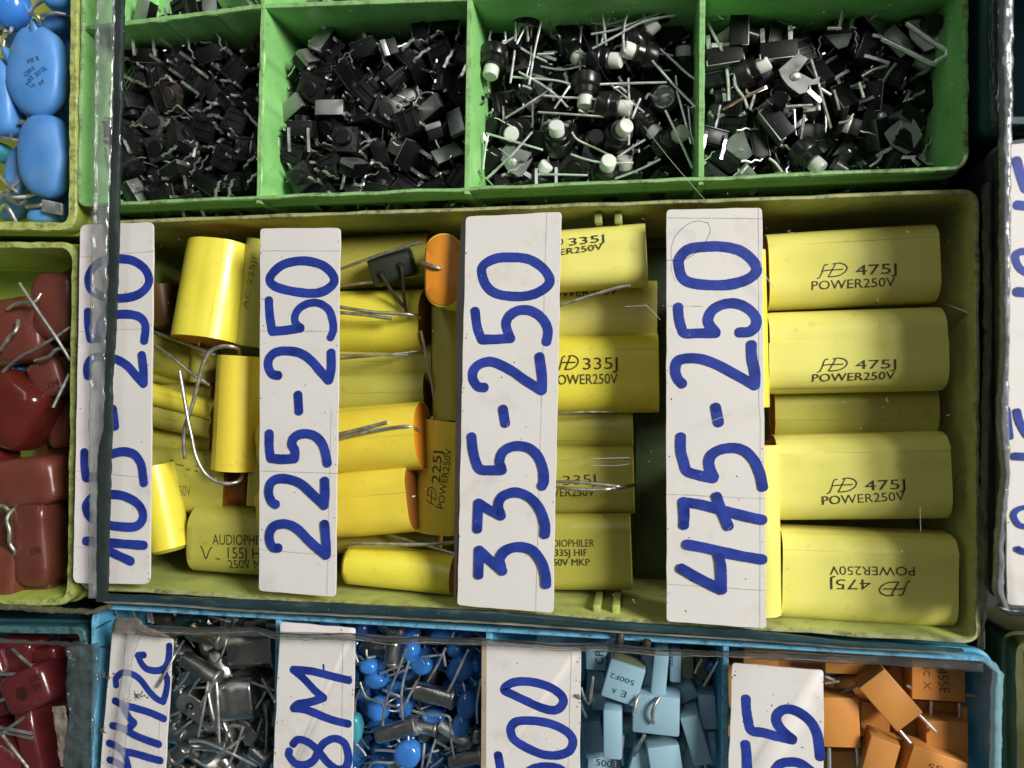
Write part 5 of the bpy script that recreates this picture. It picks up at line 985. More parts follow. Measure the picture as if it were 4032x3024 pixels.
box_cap('pale blue box capacitor half sunk behind the bent lead one', 'D3', (1610, 880), (1790, 790), 140, 15, th=5, roll=0.3)
box_cap('blue box capacitor lying level under the upside down print', 'D3', (965, 880), (1310, 905), 140, 15, th=5)
box_cap('blue box capacitor lying deep left of the upside down print', 'D3', (1000, 640), (985, 880), 140, 13, th=5)
box_cap('pale blue box capacitor with slanted corner at the picture bottom', 'D3', (1530, 1235), (1570, 1500), 260, 20.5, th=6, roll=-0.12)
box_cap('pale blue box capacitor printed 500 at the picture bottom', 'D3', (1065, 1320), (1060, 1560), 265, 14, th=5, texts=[('500F', 998, 1385, 1165, 1410, 52)])
box_cap('pale blue box capacitor leaning at the picture bottom beside its lead', 'D3', (1375, 1290), (1310, 1500), 150, 18.5, th=6, leads=[[(1385, 1140, 20), (1345, 1220, 20), (1300, 1310, 19)]])
box_cap('teal tinted box capacitor at the torn sheet edge', 'D3', (1632, 480), (1628, 735), 90, 17, th=6, texts=[('022', 1608, 600, 1606, 520, 30)])
box_cap('greenish box capacitor at the torn sheet edge', 'D3', (1728, 480), (1722, 705), 100, 16, th=6, m='resin')
box_cap('blue box capacitor standing against the right divider', 'D3', (1930, 1120), (1945, 1400), 110, 13, th=6)
box_cap('blue box capacitor showing a slanted face in mid heap', 'D3', (1470, 1190), (1700, 1275), 110, 14.5, th=5, roll=0.4)
box_cap('blue box capacitor deep at the upper right of the heap', 'D3', (1830, 500), (1840, 720), 100, 11, th=5, m='resin')
box_cap('blue box capacitor deep in the middle of the heap', 'D3', (1240, 1000), (1250, 1250), 150, 8, th=5)
box_cap('blue box capacitor deep at the lower right of the heap', 'D3', (1800, 1250), (1700, 1500), 170, 11, th=5)
disc_cap('blue droplet strayed among the pale blue boxes', 'D3', (1910, 590), 60, 60, 12, m='ceramic_gloss', th=2, group='small blue droplet capacitors', name='droplet_capacitor')
disc_cap('blue droplet glimpsed below the bent lead box', 'D3', (1415, 1190), 65, 55, 11, m='ceramic_gloss', th=2, group='small blue droplet capacitors', name='droplet_capacitor')
for i, pts in enumerate(([(975, 682, 21), (965, 780, 21), (955, 885, 20)], [(880, 770, 20), (905, 850, 20), (945, 900, 19)], [(858, 830, 28.4), (885, 920, 25), (920, 1000, 20)], [(1840, 545, 20), (1810, 600, 20), (1785, 655, 19)], [(1965, 560, 20), (1900, 680, 20.5), (1855, 760, 20)], [(1215, 1150, 18), (1205, 1300, 17), (1215, 1380, 16)], [(1150, 1350, 20), (1148, 1400, 20)], [(1860, 1370, 20), (1880, 1430, 20)])):
    b = MB(); b.tube([P('D3', *p) for p in pts], 0.28, 7, 5); o = solo('wire', b, M['lead'], cat='wire', group='loose wires')
    later(o, 'thin lead among the pale blue box capacitors', 'near the 500 label' if pts[0][0] < 1300 else 'near the right divider', P('D3', *pts[0]))
OR_ = 'orange box capacitors'
ob = lambda *a, **k: box_cap(*a, m='boxorange', group=OR_, bev=0.25, **k)
ob('orange box capacitor turned on its corner, its two leads pointing down right', 'D4', (1040, 680), (1338, 1020), 262, 20.5, th=5, leads=[[(1395, 950, 18.5), (1460, 1015, 18.3), (1532, 1088, 18)], [(1255, 1080, 18.5), (1310, 1145, 18.8), (1372, 1218, 19)]])
ob('orange box capacitor beside the 55 label, two leads below it', 'D4', (790, 828), (808, 1212), 300, 17.5, th=5, leads=[[(712, 1210, 15.5), (715, 1340, 15.5), (716, 1450, 15.5)], [(928, 1208, 15.5), (938, 1340, 15.5), (940, 1450, 15.5)]])
ob('orange box capacitor with smudged print in the tray corner', 'D4', (1555, 545), (1555, 852), 412, 16, th=5, texts=[('455E', 1542, 600, 1562, 790, 80), ('X', 1440, 700, 1440, 760, 55), ('SC', 1440, 590, 1440, 660, 50), ('.', 1640, 730, 1640, 745, 20)], leads=[[(1502, 850, 14), (1498, 930, 14), (1495, 1010, 14)], [(1716, 866, 14), (1715, 940, 14), (1712, 1010, 14)]])
ob('plain orange box capacitor below the smudged print one', 'D4', (1620, 1010), (1625, 1380), 325, 17, th=5)
ob('orange box capacitor printed with big characters at the picture bottom', 'D4', (1575, 1265), (1500, 1500), 440, 20.5, th=5, texts=[('SF8', 1470, 1375, 1640, 1425, 55)])
ob('orange box capacitor leaning steeply at the picture bottom', 'D4', (1150, 1160), (1060, 1480), 230, 20, th=6, roll=0.12)
ob('orange box capacitor lying along the torn sheet edge', 'D4', (885, 480), (888, 650), 410, 15, th=5)
ob('orange box capacitor in shade under the corner turned one', 'D4', (1080, 870), (1060, 1140), 230, 12.5, th=5)
ob('orange box capacitor in shade at the right tray wall', 'D4', (1800, 900), (1800, 1270), 160, 13, th=5)
ob('orange box capacitor in shade under its neighbour\'s leads', 'D4', (1600, 860), (1600, 1100), 420, 9.5, th=5)
ob('orange box capacitor edge peeping above the 55 label', 'D4', (60, 480), (330, 520), 180, 15, th=5)
ob('small orange box capacitor deep in the middle of the orange heap', 'D4', (1240, 1130), (1190, 1290), 200, 13, th=5)
ob('orange box capacitor in shade below the one beside the 55 label', 'D4', (780, 1240), (800, 1450), 420, 11, th=5)
ob('orange box capacitor in shade between the two leads', 'D4', (1330, 1010), (1420, 1200), 210, 9, th=5)
for i, pts in enumerate(([(680, 660, 18), (750, 690, 18)], [(760, 810, 15), (850, 770, 15.5), (960, 715, 16)], [(680, 715, 16), (790, 700, 16)], [(1770, 805, 17), (1940, 820, 17)], [(1310, 730, 20), (1350, 755, 20)])):
    b = MB(); b.tube([P('D4', *p) for p in pts], 0.3, 7, 4); o = solo('wire', b, M['lead'], cat='wire', group='loose wires'); later(o, 'dull lead among the orange box capacitors', 'near the 55 label' if pts[0][0] < 1000 else 'near the tray corner', P('D4', *pts[0]))
for i, pts in enumerate(([(605, -30, 26), (585, 80, 26.4), (555, 165, 25.5)], [(1038, 85, 26.5), (1025, 140, 26.4), (1005, 225, 25.4)])):
    wire(['dark stub lying over the sky blue rim, left one of the two', 'rounded dark stub lying over the sky blue rim, right one of the two'][i], 'G1', pts, 0.8, 'brownplastic', group='dark stubs on the rim', name='stub', cat='stub')
for i, pts in enumerate(([(765, 395, 24.4), (840, 330, 24.3), (970, 262, 24.2)], [(840, 500, 23), (900, 490, 23), (990, 480, 23)], [(1760, 165, 24.6), (1620, 250, 24), (1500, 300, 22)])):
    wire(['thin dark thread across the left post of the sky blue tray', 'thin dark thread lower on the left post of the sky blue tray', 'thin dark thread over the thin blue rim beside the green discs'][i], 'D1', pts, 0.14, 'hair', group='dark threads', name='thread', cat='thread')
for i, pts in enumerate(([(1310, 150), (1330, 290)], [(1280, 140), (1300, 280)], [(980, 120), (1030, 220)], [(1140, 130), (1190, 250)], [(1900, 170), (1880, 230)])):
    b = MB(); b.tube([P('D1', *p, 20) for p in pts], 0.3, 6); o = solo('wire', b, M['lead'], cat='wire', group='loose wires'); later(o, 'short lead in the gap above the 1M2C label', 'under the blue rim', P('D1', *pts[0], 20))

# ------------------------------------------------------------------ the lower layers of the heaps
rd = random.Random(77)
def scatter(quad, sp, mx, margin, z):
    q = [P('V', x, y, 24).to_2d() for x, y in quad]; pts = []
    wu = (q[1]-q[0]).length; wv = (q[3]-q[0]).length
    for _ in range(900):
        u, v = rd.random(), rd.random()
        if min(u, 1-u)*wu < margin or min(v, 1-v)*wv < margin: continue
        p = q[0].lerp(q[1], u).lerp(q[3].lerp(q[2], u), v)
        if any((p-a).length < sp for a in pts): continue
        pts.append(p)
        if len(pts) >= mx: break
    return [Vector((p.x, p.y, z + rd.uniform(-0.7, 0.7))) for p in pts]
def lump(name, cat, group, mb_mat, size, base, where, p, e1=0.8, e2=1.0, lead=True):
    T = Matrix.Translation(p) @ Matrix.Rotation(rd.uniform(0, 6.28), 4, 'Z') @ Matrix.Rotation(rd.uniform(-0.8, 0.8), 4, 'X'); t = thing(name, None, cat, group, T)
    b = MB(); superell(b, size[0], size[1], size[2], e1, e2, 20, 10, 0.1, p.x); part('coating' if e1 > 0.5 else 'metal_can', b, M[mb_mat], t, 80)
    if lead:
        for sx in (-1, 1):
            b = MB(); b.tube([(sx*size[0]*0.5, size[1]*0.8, 0), (sx*size[0]*0.55, size[1]*1.6, 0.5), (sx*size[0]*(0.6 + rd.uniform(0, 0.6)), size[1]*2.6, rd.uniform(-1, 1.5))], 0.25, 6, 4); part('lead', b, M['lead'], t, 80)
    later(t, base, where, p)
QX = [(240, 1330), (590, 1345), (584, 1860), (216, 1860)]; QD = [(606, 1345), (1050, 1370), (1046, 1860), (596, 1860)]
QB = [(1062, 1375), (1562, 1402), (1560, 1860), (1058, 1860)]; QO = [(1576, 1405), (2140, 1440), (2140, 1860), (1570, 1860)]
for z, sp, mx in ((5, 5.0, 44), (9.5, 5.6, 30)):
    for p in scatter(QX, sp, mx, 3.0, z): lump('crystal', 'crystal', 'metal can crystals', 'can', (4.6, 1.9, 3.4), 'shaded can crystal', 'in the 1M2C heap\'s lowest layers', p, 0.35, 0.7)
for z, sp, mx in ((5, 4.2, 75), (9, 4.6, 60)):
    for p in scatter(QD, sp, mx, 2.4, z):
        if rd.random() < 0.25: lump('crystal', 'crystal', 'can crystals among the droplets', 'can', (4.4, 1.7, 2.6), 'shaded can crystal', 'under the blue droplets', p, 0.35, 0.7)
        else: lump('droplet_capacitor', 'capacitor', 'small blue droplet capacitors', 'ceramic_gloss', (2.6, 2.8, 1.6), 'shaded blue droplet', 'in the droplets\' lowest layers', p)
for q_, m_, nm in ((QB, 'boxblue', 'pale blue box capacitors'), (QO, 'boxorange', OR_)):
    for p in scatter(q_, 9.0, 22, 6.5, 5):
        T = Matrix.Translation(p) @ Matrix.Rotation(rd.uniform(0, 6.28), 4, 'Z') @ Matrix.Rotation(rd.uniform(-0.3, 0.3), 4, 'X'); t = thing('box_capacitor', None, 'capacitor', nm, T)
        b = MB(); b.box((0, 0, 0), (11.5, 10, 5), 0.4); part('case', b, M[m_], t, 40); later(t, 'shaded orange box capacitor' if m_ == 'boxorange' else 'shaded blue box capacitor', 'in the lowest layer', p)
for z, sp, mx in ((5, 8, 9), (9, 9, 6)):
    for p in scatter([(-60, -20), (150, -20), (144, 490), (-60, 490)], sp, mx, 5, z): lump('disc_capacitor', 'capacitor', 'blue disc capacitors', 'ceramic', (6.5, 5.5, 2.4), 'shaded blue disc capacitor', 'in the lime tray\'s lowest layer', p, 0.6, 0.9)
for p in scatter([(-60, 560), (150, 560), (140, 1290), (-60, 1290)], 9, 18, 5, 6): lump('dipped_capacitor', 'capacitor', 'brown dipped capacitors', 'brown', (6.5, 5.5, 3.0), 'shaded brown dipped capacitor', 'in the brown heap\'s lowest layer', p, 0.52, 0.5, False)
for p in scatter([(-60, 1400), (180, 1400), (180, 1720), (-60, 1720)], 9, 10, 5, 6): lump('dipped_capacitor', 'capacitor', G4_, 'redcoat', (6.5, 5.5, 3.0), 'shaded dark red capacitor', 'in the teal tray\'s lowest layer', p, 0.52, 0.5, False)

# ------------------------------------------------------------------ green tray: switches, buttons, brackets
def proto(parts):      # [(name, mesh, material, [children])]
    return parts
def inst(pr, name, cat, group, T):
    t = thing(name, None, cat, group, T)
    for nm, me, kids in pr:
        o = link(nm, me, t)
        for kn, km in kids: link(kn, km, o)
    return t
def mk(name, b, m, angle=40): return b.mesh(name, aslist(m), angle)
def leg_mesh(sx, sy, kind):
    b = MB()
    pts = {0: [(2.7, 1.9), (3.3, 1.7), (3.75, 1.2), (3.45, 0.1), (3.95, -0.9), (3.5, -2.0), (3.55, -3.0)], 1: [(2.7, 1.9), (3.4, 1.8), (3.6, 0.6), (3.6, -1.2), (3.65, -3.4)]}[kind]
    b.strap([(sx*x, sy*2.25, z) for x, z in pts], (0, 1, 0), 0.66, 0.26); return mk('leg', b, M['leg'], 60)
def switch_proto(tall, kind):
    b = MB(); b.box((0, 0, 1.6), (5.9, 5.9, 3.2), 0.25)
    for x in (-1.9, 0, 1.9): b.box((x, 0, -0.12), (0.7, 4.2, 0.3), 0.05)
    b.box((0, 2.4, -0.1), (4.6, 0.5, 0.3), 0.05); b.box((0, -2.4, -0.1), (4.6, 0.5, 0.3), 0.05)
    for sx in (-1, 1):
        for sy in (-1, 1): b.box((sx*3.0, sy*2.25, 1.5), (0.5, 1.2, 1.6), 0.1)
    out = [('housing', mk('housing', b, M['black']), [])]
    b = MB(); b.box((0, 0, 3.34), (6.0, 6.0, 0.28), 0.07)
    for sx in (-1, 1):
        for sy in (-1, 1): b.lathe([(0.55, 3.4), (0.5, 3.62), (0.3, 3.68)], 12, T=Matrix.Translation((sx*2.2, sy*2.2, 0)))
    out.append(('cover_plate', mk('cover_plate', b, M['plate']), []))
    b = MB(); hgt = 9.0 if tall else 4.9
    b.lathe([(1.75, 3.2), (1.72, hgt-0.15), (1.55, hgt), (0.6, hgt+0.02)], 22); out.append(('plunger', mk('plunger', b, M['blackgloss'] if tall else M['black']), []))
    for sx in (-1, 1):
        for sy in (-1, 1): out.append(('leg', leg_mesh(sx, sy, kind), []))
    return out
SW = [switch_proto(False, 0), switch_proto(True, 0), switch_proto(False, 1)]
def side_proto():      # side actuated switch: plain box with metal edges
    b = MB(); b.box((0, 0, 1.75), (6.2, 3.4, 3.5), 0.12); out = [('housing', mk('housing', b, M['black']), [])]
    b = MB(); b.box((0, 1.75, 1.75), (6.3, 0.22, 3.6), 0.05); b.box((-3.15, 1.2, 1.75), (0.2, 1.2, 3.6), 0.04); b.box((3.15, 1.2, 1.75), (0.2, 1.2, 3.6), 0.04); out.append(('cover_plate', mk('cover_plate', b, M['steel']), []))
    for sx in (-1, 1):
        b = MB(); b.strap([(sx*2.3, -1.4, 1.4), (sx*2.3, -2.6, 1.4), (sx*2.35, -3.6, 1.6), (sx*2.3, -5.2, 1.5)], (1, 0, 0), 0.75, 0.26); out.append(('leg', mk('leg', b, M['leg'], 60), []))
    return out
SW.append(side_proto())
rnd = random.Random(21)
HEAP = []      # the lowest switches, past the 300 that show best
def orient(pose, yaw, tx, ty):
    R = Matrix.Rotation(yaw, 4, 'Z') @ Matrix.Rotation(tx, 4, 'X') @ Matrix.Rotation(ty, 4, 'Y')
    return R @ {'up': Matrix(), 'down': Matrix.Rotation(math.pi, 4, 'X'), 'side': Matrix.Rotation(math.pi/2, 4, 'X'), 'end': Matrix.Rotation(math.pi/2, 4, 'Y')}[pose]
DESC = {'up': 'black tactile switch, plunger up', 'down': 'black tactile switch, underside up', 'side': 'black tactile switch on its side', 'end': 'black tactile switch tipped on end'}
def fill(quad, comp, layers, kinds, margin=1.5, group='black tactile switches', avoid=(), tiltmax=0.45):
    """quad: the compartment's corners in display pixels (TL, TR, BR, BL); layers: (height, spacing, how many at most)"""
    q = [P('V', x, y, RIM).to_2d() for x, y in quad]; c = sum(q, Vector((0, 0)))/4
    n = 0
    for li, (z, sp, mx) in enumerate(layers):
        pts = []
        for _ in range(1500):
            u, v = rnd.random(), rnd.random()
            p = q[0].lerp(q[1], u).lerp(q[3].lerp(q[2], u), v)
            wu = (q[1]-q[0]).length; wv = (q[3]-q[0]).length
            if min(u, 1-u)*wu < margin or min(v, 1-v)*wv < margin: continue
            if any((p-a).length < sp for a in pts) or any((p - P('V', ax, ay, z).to_2d()).length < ar for ax, ay, ar in avoid): continue
            pts.append(p)
            if len(pts) >= mx: break
        for p in pts:
            k = rnd.choice(kinds); pose = rnd.choice(['up', 'down', 'down', 'side', 'side', 'end'])
            R = orient(pose, rnd.uniform(0, 6.283), rnd.uniform(-tiltmax, tiltmax), rnd.uniform(-tiltmax, tiltmax))
            zz = z + rnd.uniform(-0.8, 0.8); T = Matrix.Translation((p.x, p.y, zz)) @ R @ Matrix.Scale(0.93, 4) @ Matrix.Translation((0, 0, -1.7))
            if li == 0: HEAP.append((k, T)); continue
            o = inst(SW[k], 'tactile_switch', 'switch', group, T); n += 1
            u = (p - q[0]).dot((q[1]-q[0]).normalized())/(q[1]-q[0]).length; v = (p - q[0]).dot((q[3]-q[0]).normalized())/(q[3]-q[0]).length
            ver = 'upper' if v < 0.34 else 'lower' if v > 0.67 else 'middle'; hor = 'left' if u < 0.34 else 'right' if u > 0.67 else 'centre'
            base = DESC[pose] if k != 3 else 'black side-press switch'
            if k == 1: base = base.replace('tactile', 'long-stem')
            later(o, base, f'{ver} {hor} in {comp}', (p.x, p.y, zz))
    return n
Q1 = [(186, 62), (562, 20), (550, 424), (172, 440)]; Q2 = [(580, 18), (1006, 0), (1000, 402), (566, 420)]
Q3 = [(1022, -12), (1510, -28), (1506, 380), (1016, 402)]; Q4 = [(1528, -26), (2078, -45), (2070, 358), (1524, 380)]
fill(Q1, 'first compartment', [(6.5, 4.7, 40), (11.2, 4.3, 50), (15.2, 5.0, 30)], [0, 0, 0, 2, 3], group='tactile switches in first compartment')
fill(Q2, 'second compartment', [(6.5, 4.8, 42), (11.2, 4.4, 54), (15.2, 5.1, 34)], [0, 0, 1, 2, 3, 3], group='tactile switches in second compartment')
fill(Q3, 'third compartment', [(5.0, 4.8, 48), (9.2, 5.4, 36)], [0, 1, 1, 2], group='switches under the white-capped buttons')
fill(Q4, 'fourth compartment', [(5.6, 4.9, 52), (10.6, 5.2, 48)], [1, 1, 2, 3, 3], group='switches in fourth compartment')
fill([(186, -70), (562, -110), (562, 4), (182, 48)], 'top row corner', [(6, 5.6, 10), (10, 6.4, 6)], [0, 3], margin=3, group='switches in the top row')
fill([(580, -110), (1006, -130), (1006, -14), (580, 2)], 'top row second cell', [(6, 5.6, 10), (10, 6.4, 6)], [0, 3], margin=3, group='switches in the top row')

# white-capped buttons
def button_proto(long_leads):
    b = MB(); b.lathe([(2.9, 0), (3.1, 0.2), (3.1, 2.3), (2.75, 2.9), (2.55, 3.0), (2.5, 4.3), (2.3, 4.5), (1.8, 4.5)], 30); out = [('housing', mk('housing', b, M['blackgloss']), [])]
    b = MB(); b.lathe([(1.6, 4.2), (1.6, 6.4), (1.4, 6.7), (0.9, 6.75)], 26); out.append(('white_cap', mk('white_cap', b, M['white']), []))
    b = MB(); b.lathe([(2.3, -0.05), (2.2, -0.35), (1.0, -0.4)], 20); out.append(('base_plate', mk('base_plate', b, M['steel']), []))
    for sx in (-1, 1):
        b = MB(); e = 11 if long_leads else 4
        b.tube([(sx*1.3, 0.3*sx, 0), (sx*1.35, 0.4, -2), (sx*1.8, 0.2*sx, -e*0.6), (sx*1.5, 0.9, -e)], 0.26, 7, 4); out.append(('lead', mk('lead', b, M['bright'], 60), []))
    return out
BT = [button_proto(True), button_proto(False)]
def button(label, c, body, cap, z, elev, kind=1, group='white-capped push buttons'):
    """elev: angle of the cap above level, in degrees; cap is the pixel the cap points towards"""
    p = P(c, *body, z); q = P(c, *cap, z); d = (q - p); d.z = 0; d.normalize(); e = math.radians(elev)
    ax = (d*math.cos(e) + Vector((0, 0, 1))*math.sin(e)).normalized()
    T = Matrix.Translation(p) @ ax.to_track_quat('Z', 'Y').to_matrix().to_4x4() @ Matrix.Translation((0, 0, -2))
    return tag(inst(BT[kind], 'push_button', 'button', group, T), label)
for lab, bd, cp, z, el, k in (('white-capped button at the upper left with its cap pointing up the wall', (560, 110), (583, 0), 13, 20, 0), ('white-capped button beside the left divider with its cap pointing down', (290, 460), (275, 590), 14, 18, 1),
        ('white-capped button near the top, cap pointing to the upper right', (1440, 300), (1560, 215), 13, 22, 1), ('white-capped button with upright cap facing right, under crossed leads', (1130, 480), (1250, 495), 13, 18, 0),
        ('white-capped button with a steel collar, cap tilted to the left', (1480, 440), (1360, 425), 13, 28, 1), ('white-capped button in mid heap with its cap pointing down', (1020, 680), (1015, 800), 13, 10, 0), ('white-capped button below mid heap with its cap facing right', (1200, 845), (1320, 865), 13.5, 12, 1),
        ('white-capped button facing up, right of a bent lead', (1268, 1078), (1330, 1050), 12.5, 62, 1), ('white-capped button facing up above the dark switches near the lower wall', (800, 1120), (800, 1060), 11, 62, 1), ('white-capped button facing up at the lower wall', (1170, 1365), (1190, 1340), 13, 70, 1),
        ('white-capped button near the right divider, cap facing right', (1670, 1130), (1720, 1110), 12.5, 45, 1), ('white-capped button with its cap tilted beneath a lead', (1490, 980), (1560, 1060), 11, 22, 1), ('dim white-capped button beside the left divider, facing up', (430, 1055), (450, 1100), 9.5, 68, 1),
        ('white-capped button with half hidden cap under the ribbed dark switch', (900, 380), (945, 450), 9.5, 15, 1), ('white-capped button at the top edge near the right divider', (1640, 50), (1715, 40), 13, 12, 0), ('white-capped button showing only a rim of cap at the right divider', (1790, 560), (1790, 480), 9.5, 12, 1),
        ('white-capped button lying low beside the lower wall under green leads', (640, 1430), (675, 1390), 7.5, 40, 1), ('white-capped button glimpsed low at the lower wall beside the facing up one', (1330, 1400), (1330, 1340), 6.5, 50, 1)):
    button(lab, 'A3', bd, cp, z + 1.8, el, k)
o = tag(inst(BT[0], 'push_button', 'button', 'white-capped push buttons', Matrix.Translation(P('A3', 1640, 770, 14.5)) @ Matrix.Rotation(math.pi + 0.25, 4, 'X') @ Matrix.Rotation(0.2, 4, 'Y')), 'upside down push button showing its pale pads and a long lead')
b = MB()
for a0, a1, r in ((0.2, 1.1, 2.0), (1.5, 2.5, 2.05), (2.9, 3.8, 2.0), (4.2, 5.2, 2.05), (5.5, 6.0, 2.0)):
    pts = [(math.cos(a0+(a1-a0)*j/6)*r, math.sin(a0+(a1-a0)*j/6)*r, -0.55) for j in range(7)]; b.tube(pts, 0.28, 6)
b.box((0.6, 0.2, -0.5), (1.5, 1.5, 0.2), 0.1)
part('pale_pads', b, mat('pale_pad', (0.55, 0.55, 0.53), 0.35, metal=0.3), o)
WB = [[(465, 170), (455, 400), (420, 660)], [(545, 200), (470, 350)], [(555, 205), (560, 330)], [(668, 160), (610, 420), (570, 670)], [(470, 360), (590, 430), (712, 490)], [(290, 400), (380, 340), (450, 295)], [(1275, 0), (1180, 200), (1130, 385)], [(1060, 180), (1200, 190), (1340, 145), (1490, 45)], [(1060, 272), (1250, 235), (1480, 150), (1600, 105)], [(1070, 385), (1250, 290), (1480, 170), (1725, 120)], [(1155, 115), (1168, 250), (1180, 360)], [(1385, 45), (1335, 150), (1315, 280), (1325, 420)], [(1085, 40), (1068, 110), (1060, 170)], [(1590, 375), (1720, 490), (1830, 590), (1935, 662)], [(1545, 480), (1650, 600), (1780, 740), (1900, 860)], [(440, 610), (650, 625), (800, 640), (900, 668)], [(1130, 668), (1350, 660), (1660, 652)], [(380, 935), (550, 830), (700, 730), (750, 660)], [(490, 570), (640, 650), (780, 750), (875, 848)], [(520, 680), (560, 690), (590, 705)], [(680, 755), (820, 770), (960, 775), (1140, 790)], [(1355, 620), (1362, 850), (1358, 1148)], [(640, 888), (900, 905), (1165, 925)], [(1215, 670), (1350, 780), (1480, 890)], [(1650, 875), (1750, 1080), (1862, 1330)], [(230, 1055), (420, 1110), (680, 1188)], [(595, 1045), (430, 1230), (230, 1418)], [(908, 1045), (960, 1110), (1100, 1175), (1305, 1280)], [(1610, 1260), (1450, 1340), (1250, 1415)], [(640, 1380), (830, 1382), (1035, 1388)], [(1490, 1105), (1380, 1170), (1270, 1245)], [(1740, 720), (1790, 900), (1850, 1140)], [(1830, 840), (1850, 1050), (1895, 1190)], [(245, 1070), (220, 1200), (205, 1340)], [(900, 1220), (1000, 1255), (1140, 1285), (1395, 1290)], [(890, 680), (830, 770), (770, 860)], [(1260, 160), (1180, 80), (1095, 25)], [(850, 0), (870, 40), (880, 80)], [(1440, 0), (1460, 60), (1485, 140)], [(635, 430), (770, 425)], [(1240, 700), (1290, 690), (1340, 730)], [(1450, 780), (1400, 900), (1385, 940)], [(1730, 600), (1740, 680)], [(1750, 0), (1760, 30)]]
rw = random.Random(8)
for i, pts in enumerate(WB):
    z = 16.5 + rw.uniform(-1.0, 2.0); b = MB(); b.tube([P('A3', x, y, z + rw.uniform(-0.5, 0.5)) for x, y in pts], 0.25, 7, 5)
    o = solo('wire', b, M['bright' if i % 5 != 2 else 'lead'], cat='wire', group='loose leads among the buttons')
    ln = Vector((pts[-1][0]-pts[0][0], pts[-1][1]-pts[0][1])); kind = 'long' if ln.length > 350 else 'short'
    dirn = 'level' if abs(ln.x) > 2.2*abs(ln.y) else 'upright' if abs(ln.y) > 2.2*abs(ln.x) else 'slanting'
    y = (pts[0][1]+pts[-1][1])/2; x = (pts[0][0]+pts[-1][0])/2
    later(o, f'{kind} {dirn} silver lead', ('upper' if y < 420 else 'lower' if y > 950 else 'middle') + ' ' + ('left' if x < 700 else 'right' if x > 1400 else 'centre') + ' in third compartment', P('A3', *pts[0], 15))
# dark ribbed switch on top
T = Matrix.Translation(P('A3', 900, 190, 13)) @ Matrix.Rotation(0.5, 4, 'Z') @ Matrix.Rotation(math.pi, 4, 'X') @ Matrix.Scale(1.0, 4)
tag(inst(SW[1], 'tactile_switch', 'switch', 'switches under the white-capped buttons', T), 'black ribbed switch lying underside up over the white-capped buttons')
# the stray wire hook of the second compartment
wire('long thin wire hook lying over the second compartment\'s switches', 'A2', [(1490, 840, 15), (1478, 780, 15.5), (1440, 755, 16), (1375, 762, 16), (1340, 800, 16), (1230, 990, 16), (1130, 1130, 16), (1128, 1155, 16), (1180, 1190, 15.5), (1250, 1178, 15)], 0.22, 'lead')

def plate(label, c, pts, z, m='steel', th=0.35, tilt=None, dimple=None, tabs=()):
    w_ = [P(c, x, y, z + (tilt[0]*(x-pts[0][0]) + tilt[1]*(y-pts[0][1]) if tilt else 0)) for x, y in pts]; o3 = sum(w_, Vector())/len(w_); o3.z = min(v.z for v in w_) - th
    t = thing('metal_bracket', label, 'bracket', 'stamped metal brackets', Matrix.Translation(o3)); inv = Matrix.Translation(-o3)
    b = MB(); b.rings([w_, [v - Vector((0, 0, th)) for v in w_]]); part('plate', b, M[m], t, 30, R=inv)
    if dimple:
        p = P(c, *dimple[:2], z); b = MB(); b.lathe([(1.0, 0.0), (0.9, 0.35), (0.5, 0.55), (0.15, 0.6)], 18, T=Matrix.Translation((p.x, p.y, w_[0].z - 0.05 if not tilt else p.z + tilt[0]*(dimple[0]-pts[0][0]) + tilt[1]*(dimple[1]-pts[0][1])))); part('dimple', b, M['bright'], t, 50, R=inv)
    for tb in tabs:
        b = MB(); b.strap([P(c, *q) for q in tb], (0, 0, 1) if len(tb[0]) > 3 else (0.7, 0.7, 0), 0.9, 0.3); part('tab', b, M['bright'], t, 40, R=inv)
    return t
plate('pale steel bracket with a dimple, brightest in the fourth compartment', 'A4', [(735, 345), (800, 385), (735, 470), (830, 520), (880, 500), (870, 545), (800, 560), (795, 600), (745, 615), (670, 560), (625, 500), (610, 455)], 16, 'steel', dimple=(718, 498), tabs=[[(800, 590, 15.8), (840, 625, 15.5), (885, 665, 15)]])
plate('dark steel bracket with a dimple in the fourth compartment\'s lower right', 'A4', [(1440, 735), (1500, 790), (1550, 880), (1480, 990), (1440, 1010), (1340, 950), (1295, 870), (1350, 820), (1400, 780)], 13, 'steel', dimple=(1412, 895), tabs=[[(1345, 1025, 12), (1420, 1030, 12.5), (1500, 1030, 12.5)]])
plate('pale bracket with curved edge near the fourth compartment\'s left wall', 'A4', [(375, 830), (400, 920), (440, 1010), (390, 1050), (325, 1085), (300, 1010), (220, 985), (225, 960), (300, 890)], 13, 'steel', tilt=(0.008, 0.0))
plate('dark bracket in the fourth compartment\'s lower right corner', 'A4', [(1510, 925), (1555, 925), (1570, 1060), (1620, 1060), (1650, 920), (1750, 940), (1760, 1080), (1480, 1080)], 11.5, 'steel')
plate('grey bracket behind the big bent wire', 'A4', [(1450, 135), (1740, 105), (1742, 250), (1650, 300), (1560, 340), (1470, 250)], 13, 'steel', tilt=(0.004, 0))
plate('dark square bracket with rusty corners around a button', 'A4', [(1215, 650), (1360, 705), (1330, 860), (1260, 900), (1135, 850), (1170, 740)], 11.5, 'plate', dimple=(1285, 760))
plate('dark bracket glimpsed in the upper part of the fourth compartment', 'A4', [(905, 230), (1090, 215), (1060, 300), (1000, 320)], 12, 'steel', tilt=(0.01, 0.01), tabs=[[(1000, 190, 14), (1035, 60, 17)], [(1080, 210, 13), (1090, 130, 15)]])
